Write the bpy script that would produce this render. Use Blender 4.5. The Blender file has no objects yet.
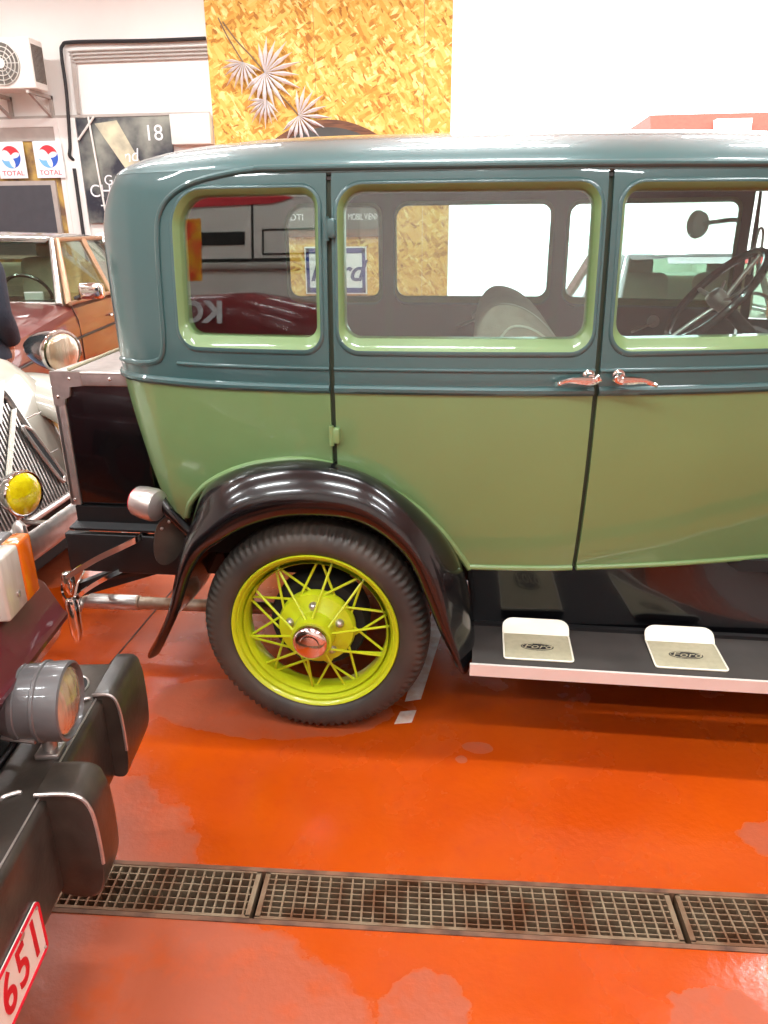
import bpy, bmesh, math, random
from mathutils import Vector, Matrix
from mathutils.geometry import delaunay_2d_cdt
random.seed(7)
R = math.radians
S = bpy.context.scene
COL = S.collection

# ------------------------------------------------------------------ camera
cd = bpy.data.cameras.new('camera')
cam = bpy.data.objects.new('camera', cd)
COL.objects.link(cam)
S.camera = cam
cd.sensor_fit = 'VERTICAL'
cd.sensor_height = 24.0
cd.lens = 747.65 / 1024 * 24.0
cd.clip_start = 0.02
TH, PS, RO = 0.36365, 0.12504, -0.008045
fw = Vector((-math.sin(PS)*math.cos(TH), math.cos(PS)*math.cos(TH), -math.sin(TH)))
rt = Vector((math.cos(PS), math.sin(PS), 0)); up = rt.cross(fw)
r2 = rt*math.cos(RO) + up*math.sin(RO); u2 = -rt*math.sin(RO) + up*math.cos(RO)
cam.matrix_world = Matrix(((r2.x, u2.x, -fw.x, 0.47505), (r2.y, u2.y, -fw.y, -1.98780),
                           (r2.z, u2.z, -fw.z, 1.54269), (0, 0, 0, 1)))

# ------------------------------------------------------------------ world, exposure
S.view_settings.view_transform = 'Standard'
S.view_settings.look = 'None'
S.view_settings.gamma = 1.0
S.view_settings.use_curve_mapping = False
S.view_settings.exposure = 0.45
LAMP_W = 54.0
world = bpy.data.worlds.new('daylight'); S.world = world
world.use_nodes = True
bg = world.node_tree.nodes['Background']
bg.inputs['Color'].default_value = (0.93, 0.97, 1.0, 1)
bg.inputs['Strength'].default_value = 5.0
S.cycles.max_bounces = 8
S.cycles.transparent_max_bounces = 16
S.cycles.caustics_reflective = False
S.cycles.caustics_refractive = False
S.cycles.sample_clamp_indirect = 6.0
S.cycles.use_denoising = True

# ------------------------------------------------------------------ materials
def lin(c):
    o = []
    for v in c[:3]:
        v /= 255.0
        o.append(v/12.92 if v <= 0.04045 else ((v+0.055)/1.055)**2.4)
    return (*o, 1.0)

def mat(name, c, rough=0.5, metal=0.0, coat=0.0, var=0.0, vscale=8.0, bump=0.0, bscale=60.0, spec=0.5, emit=None, c2=None, stretch=(1,1,1), detail=4):
    m = bpy.data.materials.new(name); m.use_nodes = True
    nt = m.node_tree; n = nt.nodes; l = nt.links
    b = n['Principled BSDF']
    b.inputs['Base Color'].default_value = lin(c)
    b.inputs['Roughness'].default_value = rough
    b.inputs['Metallic'].default_value = metal
    b.inputs['Specular IOR Level'].default_value = spec
    if coat:
        b.inputs['Coat Weight'].default_value = coat
        b.inputs['Coat Roughness'].default_value = 0.04
    if emit:
        b.inputs['Emission Color'].default_value = lin(c); b.inputs['Emission Strength'].default_value = emit
    tc = n.new('ShaderNodeTexCoord')
    mp = n.new('ShaderNodeMapping'); mp.inputs['Scale'].default_value = stretch
    l.new(tc.outputs['Object'], mp.inputs['Vector'])
    nz = n.new('ShaderNodeTexNoise'); nz.inputs['Scale'].default_value = vscale; nz.inputs['Detail'].default_value = detail
    l.new(mp.outputs['Vector'], nz.inputs['Vector'])
    mx = n.new('ShaderNodeMix'); mx.data_type = 'RGBA'
    a = lin(c); d = lin(c2) if c2 else tuple(v*(1-var) for v in a[:3]) + (1,)
    mx.inputs['A'].default_value = a; mx.inputs['B'].default_value = d
    rp = n.new('ShaderNodeMapRange'); rp.inputs['From Min'].default_value = 0.4; rp.inputs['From Max'].default_value = 0.65
    l.new(nz.outputs['Fac'], rp.inputs['Value'])
    l.new(rp.outputs['Result'], mx.inputs['Factor'])
    if var or c2:
        l.new(mx.outputs['Result'], b.inputs['Base Color'])
    if bump:
        n2 = n.new('ShaderNodeTexNoise'); n2.inputs['Scale'].default_value = bscale; n2.inputs['Detail'].default_value = 3
        l.new(mp.outputs['Vector'], n2.inputs['Vector'])
        bp = n.new('ShaderNodeBump'); bp.inputs['Strength'].default_value = bump; bp.inputs['Distance'].default_value = 0.01
        l.new(n2.outputs['Fac'], bp.inputs['Height']); l.new(bp.outputs['Normal'], b.inputs['Normal'])
    return m

def glass(name, tint=(235, 245, 242), ior=1.55):
    m = bpy.data.materials.new(name); m.use_nodes = True
    nt = m.node_tree; n = nt.nodes; l = nt.links
    n.remove(n['Principled BSDF'])
    t = n.new('ShaderNodeBsdfTransparent'); t.inputs['Color'].default_value = lin(tint)
    g = n.new('ShaderNodeBsdfGlossy'); g.inputs['Roughness'].default_value = 0.01
    # Schlick reflectance, the same from both faces of the pane
    ge = n.new('ShaderNodeNewGeometry'); dt = n.new('ShaderNodeVectorMath'); dt.operation = 'DOT_PRODUCT'
    l.new(ge.outputs['Incoming'], dt.inputs[0]); l.new(ge.outputs['Normal'], dt.inputs[1])
    def mth(op, a, b):
        x = n.new('ShaderNodeMath'); x.operation = op
        for i, v in enumerate((a, b)):
            if v is None: continue
            if isinstance(v, (int, float)): x.inputs[i].default_value = v
            else: l.new(v, x.inputs[i])
        return x
    f0 = ((ior-1)/(ior+1))**2
    ab = mth('ABSOLUTE', dt.outputs['Value'], None)
    f = mth('MULTIPLY_ADD', mth('POWER', mth('SUBTRACT', 1.0, ab.outputs[0]).outputs[0], 5.0).outputs[0], 1-f0); f.inputs[2].default_value = f0
    mx = n.new('ShaderNodeMixShader')
    l.new(f.outputs[0], mx.inputs[0]); l.new(t.outputs[0], mx.inputs[1]); l.new(g.outputs[0], mx.inputs[2])
    l.new(mx.outputs[0], n['Material Output'].inputs['Surface'])
    return m

M = {}
M['teal'] = mat('teal_paint', (50, 90, 90), .38, coat=1, var=.08, vscale=3)
M['green'] = mat('sage_green_paint', (106, 138, 88), .4, coat=.9, var=.07, vscale=2)
M['jamb'] = mat('dark_green_jamb', (44, 58, 40), .6, var=.1)
M['green_trim'] = mat('pale_green_trim', (114, 148, 94), .35, coat=.8, var=.05)
M['black_gloss'] = mat('gloss_black_enamel', (9, 9, 11), .2, coat=.5, var=.1)
M['black'] = mat('satin_black', (17, 17, 18), .45, var=.2)
M['dark_trim'] = mat('dark_interior_trim', (62, 58, 56), .8, var=.2, vscale=5)
M['under'] = mat('underbody_black', (20, 19, 18), .8, var=.3)
M['chrome'] = mat('chrome', (225, 222, 218), .08, metal=1)
M['nickel'] = mat('worn_nickel', (196, 188, 182), .3, metal=.75, var=.15, vscale=30)
M['alu'] = mat('bright_aluminium_strip', (226, 218, 210), .5, metal=.3, var=.05)
M['rust_pipe'] = mat('weathered_pipe', (178, 160, 140), .5, metal=.6, c2=(140, 100, 70), vscale=14)
M['rubber'] = mat('tyre_rubber', (50, 47, 43), .55, vscale=6, c2=(72, 65, 57))
M['lime'] = mat('lime_yellow_wheel_paint', (190, 204, 30), .35, coat=.6, var=.06)
M['glass'] = glass('window_glass', ior=1.9)
M['glass_dim'] = glass('tinted_window_glass', (226, 234, 226), 1.55)
M['seat'] = mat('beige_corduroy', (186, 170, 152), .9, var=.15, vscale=20, bump=.3, bscale=200)
M['mat_rubber'] = mat('ribbed_rubber_mat', (62, 57, 54), .5, var=.25, vscale=9)
M['pad'] = mat('brushed_step_plate', (192, 184, 154), .42, metal=.35, var=.1, vscale=60, bump=.5, bscale=420)
M['pad_white'] = mat('white_enamel', (238, 232, 214), .3, coat=.5, var=.03)
M['ink'] = mat('black_lettering', (22, 20, 20), .5, var=.1)
M['maroon'] = mat('dark_maroon_paint', (84, 16, 28), .35, coat=.8, var=.15)
M['bumper'] = mat('dusty_black_steel', (50, 44, 39), .3, c2=(70, 62, 54), vscale=9, bump=.06, bscale=60)
M['lamp_grey'] = mat('grey_lamp_shell', (92, 91, 91), .35, coat=.4, var=.1)
M['lens'] = mat('clear_lamp_lens', (206, 190, 166), .1, metal=.5, coat=1, c2=(190, 160, 128), vscale=16, bump=.5, bscale=70, stretch=(1, 1, .15))  # stretched tint streaks paint the reflected stripes into the lens colour
M['yellow_lens'] = mat('yellow_fog_lens', (252, 232, 20), .12, coat=1, c2=(228, 196, 4), vscale=18, bump=.3, bscale=60)
M['amber'] = mat('amber_lens', (214, 108, 16), .15, coat=1, c2=(196, 90, 14), vscale=24, stretch=(1, 1, .2))
M['clear_lens'] = mat('clear_indicator_lens', (190, 184, 172), .18, coat=1, c2=(168, 162, 150), vscale=24, stretch=(1, 1, .2))
M['white_plate'] = mat('white_plate', (236, 230, 218), .4, var=.03)
M['red_plate'] = mat('red_plate_lettering', (208, 16, 40), .4, var=.05)
M['van_red'] = mat('van_red_paint', (132, 34, 40), .3, coat=.8, var=.2, vscale=2)
M['cream'] = mat('cream_paint', (184, 178, 164), .3, coat=1, var=.04)
M['gunmetal'] = mat('black_lamp_shell', (44, 48, 48), .2, coat=1, var=.1)
M['merc'] = mat('copper_brown_paint', (106, 40, 36), .35, metal=.3, coat=1, var=.12, vscale=2)
M['merc_roof'] = mat('silver_roof_trim', (172, 166, 158), .25, metal=.7, coat=.6, var=.1)
M['bronze'] = mat('bronze_pillar_trim', (176, 138, 108), .35, metal=.5, var=.1)
M['car_inside'] = mat('grey_green_upholstery', (190, 188, 166), .8, var=.2)
M['silver'] = mat('pale_silver_paint', (206, 208, 212), .28, metal=.3, coat=1, var=.05)
M['white_wall'] = mat('white_wall_paint', (232, 228, 222), .8, var=.04, vscale=1.2)
M['ceiling'] = mat('ceiling_paint', (226, 224, 220), .9, var=.04, vscale=.7)
M['ac'] = mat('air_conditioner_white', (226, 222, 214), .5, var=.05)
M['dark_grille'] = mat('fan_guard_dark', (92, 84, 76), .6, var=.1)
M['cable'] = mat('black_cable', (36, 34, 36), .6, var=.1)
M['pipe'] = mat('grey_conduit', (176, 166, 158), .5, var=.1)
M['wood'] = mat('brown_wood', (120, 76, 48), .6, c2=(88, 52, 34), vscale=6, stretch=(1, 1, 8))
M['board'] = mat('slate_sign_board', (78, 78, 74), .7, var=.2, vscale=3)
M['sign_white'] = mat('sign_white', (238, 238, 240), .5, var=.02)
M['sign_blue'] = mat('sign_blue', (44, 58, 128), .5, var=.05)
M['ford_blue'] = mat('sign_script_blue', (52, 66, 120), .5, var=.05)
M['poster'] = mat('dark_smoky_poster', (40, 42, 54), .5, c2=(150, 152, 140), vscale=2.2, detail=6)
M['poster_glow'] = mat('poster_pale_beam', (218, 210, 176), .5, c2=(165, 160, 140), vscale=4)
M['screen'] = mat('dark_glass_panel', (70, 72, 78), .3, var=.1)
M['gold'] = mat('gilt_strip', (196, 160, 84), .6, c2=(120, 92, 70), vscale=6)
M['logo_red'] = mat('logo_red', (222, 54, 64), .5, var=.02)
M['logo_blue'] = mat('logo_blue', (52, 96, 196), .5, var=.02)
M['logo_sky'] = mat('logo_light_blue', (120, 184, 226), .5, var=.02)
M['leaf_white'] = mat('white_metal_leaf', (234, 230, 230), .4, metal=.2, var=.05)
M['stem_brown'] = mat('brown_metal_stem', (128, 100, 74), .5, var=.1)
M['grate'] = mat('galvanised_grate', (142, 122, 98), .55, metal=.5, c2=(110, 74, 50), vscale=12)
M['drain'] = mat('drain_channel_concrete', (84, 50, 38), .9, c2=(46, 26, 20), vscale=7)
M['kerb'] = mat('drain_edge_angle', (120, 84, 62), .7, c2=(78, 50, 36), vscale=16)
M['line_white'] = mat('worn_white_floor_paint', (226, 212, 204), .5, c2=(206, 170, 150), vscale=20)
M['lamp_tube'] = mat('fluorescent_tube', (250, 252, 255), .5, emit=9.0)
M['jacket'] = mat('navy_jacket', (34, 38, 50), .85, var=.2, vscale=12, bump=.3, bscale=80)
M['jeans'] = mat('light_blue_denim', (132, 154, 190), .9, var=.2, vscale=18)
M['skin'] = mat('skin', (206, 160, 134), .55, var=.06)
M['hair'] = mat('brown_hair', (62, 46, 36), .8, var=.2)
M['shoe'] = mat('dark_leather', (40, 32, 28), .5, var=.2)
M['asphalt'] = mat('yard_paving', (214, 212, 212), .9, var=.1)
M['house'] = mat('white_render', (232, 228, 222), .9, var=.03)
M['terracotta'] = mat('terracotta_tiles', (140, 62, 46), .8, var=.15, vscale=10)
M['sticker_red'] = mat('red_sticker', (200, 60, 50), .5, var=.03)

def osb():
    m = bpy.data.materials.new('osb_strand_board'); m.use_nodes = True
    nt = m.node_tree; n = nt.nodes; l = nt.links
    b = n['Principled BSDF']; b.inputs['Roughness'].default_value = .75
    tc = n.new('ShaderNodeTexCoord')
    layers = []
    for ang, sc in ((0.5, (9, 1, 30)), (-0.9, (10, 1, 36)), (2.1, (8, 1, 24))):
        mp = n.new('ShaderNodeMapping'); mp.inputs['Rotation'].default_value = (0, ang, 0)
        l.new(tc.outputs['Object'], mp.inputs['Vector'])
        m2 = n.new('ShaderNodeMapping'); m2.inputs['Scale'].default_value = sc
        l.new(mp.outputs['Vector'], m2.inputs['Vector'])
        nd = n.new('ShaderNodeTexNoise'); nd.inputs['Scale'].default_value = 1.3
        l.new(m2.outputs['Vector'], nd.inputs['Vector'])
        ad = n.new('ShaderNodeVectorMath'); ad.operation = 'MULTIPLY_ADD'
        ad.inputs[1].default_value = (1.2, 1.2, 1.2)
        l.new(nd.outputs['Color'], ad.inputs[0]); l.new(m2.outputs['Vector'], ad.inputs[2])
        v = n.new('ShaderNodeTexVoronoi'); v.inputs['Scale'].default_value = 1.0
        l.new(ad.outputs[0], v.inputs['Vector'])
        sp = n.new('ShaderNodeSeparateColor'); l.new(v.outputs['Color'], sp.inputs[0])
        layers.append(sp)
    mask = n.new('ShaderNodeTexNoise'); mask.inputs['Scale'].default_value = 9
    l.new(tc.outputs['Object'], mask.inputs['Vector'])
    mr = n.new('ShaderNodeMapRange'); mr.inputs['From Min'].default_value = .46; mr.inputs['From Max'].default_value = .54
    l.new(mask.outputs['Fac'], mr.inputs['Value'])
    mx = n.new('ShaderNodeMix'); l.new(mr.outputs[0], mx.inputs['Factor'])
    l.new(layers[0].outputs[0], mx.inputs['A']); l.new(layers[1].outputs[0], mx.inputs['B'])
    mask2 = n.new('ShaderNodeTexNoise'); mask2.inputs['Scale'].default_value = 6
    mr2 = n.new('ShaderNodeMapRange'); mr2.inputs['From Min'].default_value = .52; mr2.inputs['From Max'].default_value = .58
    l.new(tc.outputs['Object'], mask2.inputs['Vector']); l.new(mask2.outputs['Fac'], mr2.inputs['Value'])
    mx2 = n.new('ShaderNodeMix'); l.new(mr2.outputs[0], mx2.inputs['Factor'])
    l.new(mx.outputs['Result'], mx2.inputs['A']); l.new(layers[2].outputs[1], mx2.inputs['B'])
    cr = n.new('ShaderNodeValToRGB'); l.new(mx2.outputs['Result'], cr.inputs[0])
    e = cr.color_ramp.elements
    e[0].position = 0; e[0].color = lin((160, 104, 40))
    e[1].position = 1; e[1].color = lin((246, 222, 150))
    for p, c in ((.14, (196, 138, 54)), (.4, (222, 170, 76)), (.75, (236, 194, 104))):
        x = e.new(p); x.color = lin(c)
    l.new(cr.outputs[0], b.inputs['Base Color'])
    return m
M['osb'] = osb()

def floor_mat():
    m = bpy.data.materials.new('painted_garage_floor'); m.use_nodes = True
    nt = m.node_tree; n = nt.nodes; l = nt.links
    b = n['Principled BSDF']
    tc = n.new('ShaderNodeTexCoord')
    P = tc.outputs['Object']
    def noise(scale, detail=5, rough=.55):
        x = n.new('ShaderNodeTexNoise'); x.inputs['Scale'].default_value = scale; x.inputs['Detail'].default_value = detail
        x.inputs['Roughness'].default_value = rough
        l.new(P, x.inputs['Vector']); return x
    def rng(sock, a, c, t0=0., t1=1.):
        x = n.new('ShaderNodeMapRange'); x.inputs[1].default_value = a; x.inputs[2].default_value = c
        x.inputs[3].default_value = t0; x.inputs[4].default_value = t1
        l.new(sock, x.inputs[0]); return x.outputs[0]
    def math2(op, a, c):
        x = n.new('ShaderNodeMath'); x.operation = op
        for i, v in enumerate((a, c)):
            if isinstance(v, (int, float)): x.inputs[i].default_value = v
            else: l.new(v, x.inputs[i])
        return x.outputs[0]
    def mixc(f, a, c):
        x = n.new('ShaderNodeMix'); x.data_type = 'RGBA'
        if isinstance(f, (int, float)): x.inputs['Factor'].default_value = f
        else: l.new(f, x.inputs['Factor'])
        for k, v in (('A', a), ('B', c)):
            if isinstance(v, tuple): x.inputs[k].default_value = v
            else: l.new(v, x.inputs[k])
        return x.outputs['Result']
    sep = n.new('ShaderNodeSeparateXYZ'); l.new(P, sep.inputs[0])
    wob = math2('SUBTRACT', noise(7, 6, .6).outputs['Fac'], .5)
    big = rng(noise(1.6).outputs['Fac'], .38, .66)
    base = mixc(big, lin((182, 71, 7)), lin((172, 62, 9)))
    base = mixc(rng(noise(26, 6).outputs['Fac'], .55, .8, 0, .35), base, lin((160, 54, 24)))
    # worn pale patches with ragged edges, tone lowered for the maroon car's shadow: (centre x, y, radius x, radius y)
    wear_shade = None
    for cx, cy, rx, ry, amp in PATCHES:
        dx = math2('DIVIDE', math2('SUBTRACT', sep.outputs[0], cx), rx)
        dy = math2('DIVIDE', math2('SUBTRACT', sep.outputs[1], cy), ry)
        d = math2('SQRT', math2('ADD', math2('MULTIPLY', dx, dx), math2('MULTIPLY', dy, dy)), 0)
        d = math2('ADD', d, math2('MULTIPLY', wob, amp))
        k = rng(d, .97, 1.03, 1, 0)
        wear_shade = k if wear_shade is None else math2('MAXIMUM', wear_shade, k)
    wear_shade = math2('MULTIPLY', wear_shade, rng(noise(9, 6, .65).outputs['Fac'], .36, .5, .5, 1.0))
    col = mixc(math2('MULTIPLY', wear_shade, .85), base, lin((160, 76, 46)))
    speck = rng(noise(55, 4).outputs['Fac'], .72, .78, 0, .6)
    col = mixc(speck, col, lin((136, 58, 32)))
    l.new(col, b.inputs['Base Color'])
    rr = rng(noise(4, 5).outputs['Fac'], .35, .7, .16, .34)
    rr = math2('ADD', rr, math2('MULTIPLY', wear_shade, .22))
    l.new(rr, b.inputs['Roughness'])
    bp = n.new('ShaderNodeBump'); bp.inputs['Strength'].default_value = .12; bp.inputs['Distance'].default_value = .01
    l.new(noise(40, 4).outputs['Fac'], bp.inputs['Height']); l.new(bp.outputs['Normal'], b.inputs['Normal'])
    return m
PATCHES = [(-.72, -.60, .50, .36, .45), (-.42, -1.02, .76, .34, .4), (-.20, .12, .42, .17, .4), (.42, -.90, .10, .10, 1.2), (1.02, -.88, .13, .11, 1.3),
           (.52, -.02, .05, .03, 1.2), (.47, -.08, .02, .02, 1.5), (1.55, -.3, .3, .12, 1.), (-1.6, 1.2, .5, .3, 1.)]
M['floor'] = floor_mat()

# ------------------------------------------------------------------ mesh helpers
class MB:
    """collects geometry, then links it as ONE mesh object"""
    def __init__(self): self.v = []; self.f = []; self.m = []; self.nrm = {}
    def add(self, vs, fs, mi=0):
        b = len(self.v); self.v += [Vector(p) for p in vs]
        self.f += [tuple(b+i for i in f) for f in fs]; self.m += [mi]*len(fs)
        return self
    def box(self, c, s, mi=0, rot=None, bev=0.0):
        bm = bmesh.new(); bmesh.ops.create_cube(bm, size=1)
        for v in bm.verts: v.co = Vector((v.co.x*s[0], v.co.y*s[1], v.co.z*s[2]))
        if bev: bmesh.ops.bevel(bm, geom=bm.edges[:], offset=bev, segments=3, affect='EDGES', profile=.5)
        if rot is not None: bm.transform(rot.to_4x4())
        bm.transform(Matrix.Translation(c)); return self.bm(bm, mi)
    def bm(self, bm, mi=0):
        bm.verts.index_update()
        self.add([v.co.copy() for v in bm.verts], [[v.index for v in f.verts] for f in bm.faces], mi); bm.free(); return self
    def box2(self, a, b, mi=0, bev=0.0):
        a = Vector(a); b = Vector(b)
        return self.box((a+b)/2, [abs(x) for x in (b-a)], mi, None, bev)
    def loft(self, rings, mi=0, closed=True, cap=True, loop=False):
        n = len(rings[0]); b = len(self.v)
        for r in rings: self.v += [Vector(p) for p in r]
        K = len(rings)
        for i in range(K if loop else K-1):
            i2 = (i+1) % K
            for j in range(n if closed else n-1):
                j2 = (j+1) % n
                self.f.append((b+i*n+j, b+i*n+j2, b+i2*n+j2, b+i2*n+j)); self.m.append(mi)
        if cap and closed and not loop:
            self.f.append(tuple(b+j for j in range(n))[::-1]); self.m.append(mi)
            self.f.append(tuple(b+(K-1)*n+j for j in range(n))); self.m.append(mi)
        return self
    def tube(self, pts, r, mi=0, seg=10, loop=False, cap=True):
        pts = [Vector(p) for p in pts]; K = len(pts); rings = []
        rs = r if isinstance(r, (list, tuple)) else [r]*K
        ref = None
        for i, p in enumerate(pts):
            if loop: t = pts[(i+1) % K]-pts[i-1]
            else: t = pts[min(i+1, K-1)]-pts[max(i-1, 0)]
            t.normalize()
            if ref is None:
                ref = Vector((0, 0, 1)) if abs(t.z) < .9 else Vector((1, 0, 0))
            a = (ref - t*ref.dot(t)).normalized(); ref = a; c = t.cross(a)
            rings.append([p + (a*math.cos(2*math.pi*k/seg) + c*math.sin(2*math.pi*k/seg))*rs[i] for k in range(seg)])
        return self.loft(rings, mi, True, cap, loop)
    def lathe(self, prof, org, axis, mi=0, seg=48, wob=None):
        """prof: (distance along axis, radius)"""
        axis = Vector(axis).normalized(); ref = Vector((0, 0, 1)) if abs(axis.z) < .9 else Vector((1, 0, 0))
        a = (ref - axis*ref.dot(axis)).normalized(); c = axis.cross(a); org = Vector(org)
        rings = []
        for i, (h, r) in enumerate(prof):
            ring = []
            for k in range(seg):
                dr_, dh = wob(i, k) if wob else (0, 0)
                ring.append(org + axis*(h+dh) + (a*math.cos(2*math.pi*k/seg) + c*math.sin(2*math.pi*k/seg))*max(r+dr_, 1e-4))
            rings.append(ring)
        if (prof[0][0]-prof[-1][0])**2+(prof[0][1]-prof[-1][1])**2 < .02**2 and prof[0][1] > .02 and len(prof) > 9: return self.loft(rings, mi, True, False, True)
        self.loft(rings, mi, True, False); n = seg; b = len(self.v)-len(rings)*n
        if prof[0][1] < .03: self.f.append(tuple(b+j for j in range(n))[::-1]); self.m.append(mi)
        if prof[-1][1] < .03: self.f.append(tuple(b+(len(rings)-1)*n+j for j in range(n))); self.m.append(mi)
        return self
    def prism(self, poly, ext, mi=0):
        """poly: 3D points of a planar outline; ext: extrusion vector"""
        e = Vector(ext); p = [Vector(q) for q in poly]; n = len(p)
        fs = [tuple(range(n))[::-1], tuple(range(n, 2*n))] + [(i, (i+1) % n, n+(i+1) % n, n+i) for i in range(n)]
        return self.add(p + [q+e for q in p], fs, mi)
    def build(self, name, mats, parent=None, off=None, smooth=35, fix=True):
        if not isinstance(mats, (list, tuple)): mats = [mats]
        if off is None: off = root_loc(parent)
        me = bpy.data.meshes.new(name)
        me.from_pydata([v - off for v in self.v], [], self.f)
        for m in mats: me.materials.append(M[m] if isinstance(m, str) else m)
        for p, mi in zip(me.polygons, self.m): p.material_index = mi
        if fix:
            bm = bmesh.new(); bm.from_mesh(me)
            bmesh.ops.recalc_face_normals(bm, faces=bm.faces[:]); bm.to_mesh(me); bm.free()
        if smooth:
            for p in me.polygons: p.use_smooth = True
            me.set_sharp_from_angle(angle=R(smooth))
        o = bpy.data.objects.new(name, me); COL.objects.link(o)
        if parent: o.parent = parent
        return o

def root_loc(p):
    if p is None: return Vector((0, 0, 0))
    while p.parent: p = p.parent
    return p.location.copy()

def thing(name, label, cat, loc, group=None):
    o = bpy.data.objects.new(name, None); COL.objects.link(o); o.empty_display_size = .1
    o.location = loc; o['label'] = label; o['category'] = cat
    if group: o['group'] = group
    return o
def tag(o, label, cat, group=None):
    o['label'] = label; o['category'] = cat
    if group: o['group'] = group
    return o
def struct(o): o['kind'] = 'structure'; return o
def lab(o, s): o['label'] = s; return o

def text(name, body, size, m, parent, org, ax, ay, shear=0., align='CENTER', ext=.0008, off=None, sx=1.0, bold=0.0):
    cu = bpy.data.curves.new(name, 'FONT'); cu.body = body; cu.size = size; cu.extrude = ext; cu.shear = shear; cu.offset = bold
    cu.align_x = align; cu.align_y = 'CENTER'
    cu.materials.append(M[m]); o = bpy.data.objects.new(name, cu); COL.objects.link(o)
    ax = Vector(ax).normalized(); ay = Vector(ay).normalized(); az = ax.cross(ay)
    org = Vector(org) - (off if off is not None else root_loc(parent))
    mt = Matrix(((ax.x*sx, ay.x, az.x, org.x), (ax.y*sx, ay.y, az.y, org.y), (ax.z*sx, ay.z, az.z, org.z), (0, 0, 0, 1)))
    bpy.context.view_layer.update()
    me = bpy.data.meshes.new_from_object(o.evaluated_get(bpy.context.evaluated_depsgraph_get()))
    bpy.data.objects.remove(o); me.name = name
    o = bpy.data.objects.new(name, me); COL.objects.link(o)
    if parent: o.parent = parent
    o.matrix_local = mt
    return o

def cr(pts, n=8, loop=False):
    """Catmull-Rom through tuples/vectors"""
    P = [Vector(p) for p in pts]; K = len(P); out = []
    rngs = K if loop else K-1
    for i in range(rngs):
        g = (lambda j: P[j % K]) if loop else (lambda j: P[min(max(j, 0), K-1)])
        p0, p1, p2, p3 = g(i-1), g(i), g(i+1), g(i+2)
        for k in range(n):
            t = k/n
            out.append(.5*((2*p1) + (p2-p0)*t + (2*p0-5*p1+4*p2-p3)*t*t + (3*p1-p0-3*p2+p3)*t**3))
    if not loop: out.append(P[-1].copy())
    return out
def lerp1(xs, ys, x):
    if x <= xs[0]: return ys[0]
    for i in range(len(xs)-1):
        if x <= xs[i+1]:
            t = (x-xs[i])/(xs[i+1]-xs[i]); return ys[i]*(1-t)+ys[i+1]*t
    return ys[-1]
def rrect(x0, z0, x1, z1, r, n=6, m=1):
    """rounded rectangle, anticlockwise 2D; r: one radius or four (bl, br, tr, tl)"""
    if not isinstance(r, (list, tuple)): r = [r]*4
    out = []
    for (cx, cz, a0), q in zip(((x0+r[0], z0+r[0], 180), (x1-r[1], z0+r[1], 270), (x1-r[2], z1-r[2], 0), (x0+r[3], z1-r[3], 90)), r):
        for k in range(n+1):
            a = R(a0 + 90*k/n); out.append((cx+q*math.cos(a), cz+q*math.sin(a)))
    if m > 1:
        o2 = []
        for i, p in enumerate(out):
            o2.append(p); nx = out[(i+1) % len(out)]
            if i % (n+1) == n: o2 += [(p[0]+(nx[0]-p[0])*k/m, p[1]+(nx[1]-p[1])*k/m) for k in range(1, m)]
        out = o2
    return out
def inpoly(p, poly):
    x, y = p; c = False; j = len(poly)-1
    for i in range(len(poly)):
        xi, yi = poly[i]; xj, yj = poly[j]
        if (yi > y) != (yj > y) and x < (xj-xi)*(y-yi)/(yj-yi)+xi: c = not c
        j = i
    return c
def densify(poly, d):
    out = []
    for i in range(len(poly)):
        a = Vector(poly[i]); b = Vector(poly[(i+1) % len(poly)]); k = max(1, int((b-a).length/d))
        out += [tuple(a+(b-a)*t/k) for t in range(k)]
    return out

# ================================================================== THE ROOM
WY = 7.5            # back wall
XL, XR, YF, CH = -9.0, 9.0, -7.0, 4.5
DX, DY0 = math.cos(.05), math.sin(.05)
def dr(x, y):       # drain frame (x along, y across) to world
    return (-.02 + x*DX - y*DY0, -.642 + x*DY0 + y*DX)
hole = [dr(-3.2, -.082), dr(2.9, -.082), dr(2.9, .076), dr(-3.2, .076)]
outer = [(XL, YF), (XR, YF), (XR, WY), (XL, WY)]
vs, es, fs, *_ = delaunay_2d_cdt([Vector(p) for p in outer+hole], [(0,1),(1,2),(2,3),(3,0),(4,5),(5,6),(6,7),(7,4)], [], 0, 1e-6)
mb = MB()
keep = [f for f in fs if not inpoly(tuple(sum((vs[i] for i in f), Vector((0, 0)))/len(f)), hole)]
mb.add([(v.x, v.y, 0) for v in vs], keep)
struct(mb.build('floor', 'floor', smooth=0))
mb = MB()   # the drain channel under the grates
hz = [Vector((*p, 0)) for p in hole]; lo = [v + Vector((0, 0, -.16)) for v in hz]
mb.add(hz+lo, [(0, 1, 5, 4), (1, 2, 6, 5), (2, 3, 7, 6), (3, 0, 4, 7), (4, 5, 6, 7)])
ch = struct(mb.build('floor_channel', 'drain', smooth=0, fix=False))
for y in (-.079, .073):
    mb = MB(); mb.prism([Vector((*dr(-3.2, y-.006), -.03)), Vector((*dr(2.9, y-.006), -.03)), Vector((*dr(2.9, y+.006), -.03)), Vector((*dr(-3.2, y+.006), -.03))], (0, 0, .033))
    struct(mb.build('trim_1' if y < 0 else 'trim_2', 'kerb', smooth=0))

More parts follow.
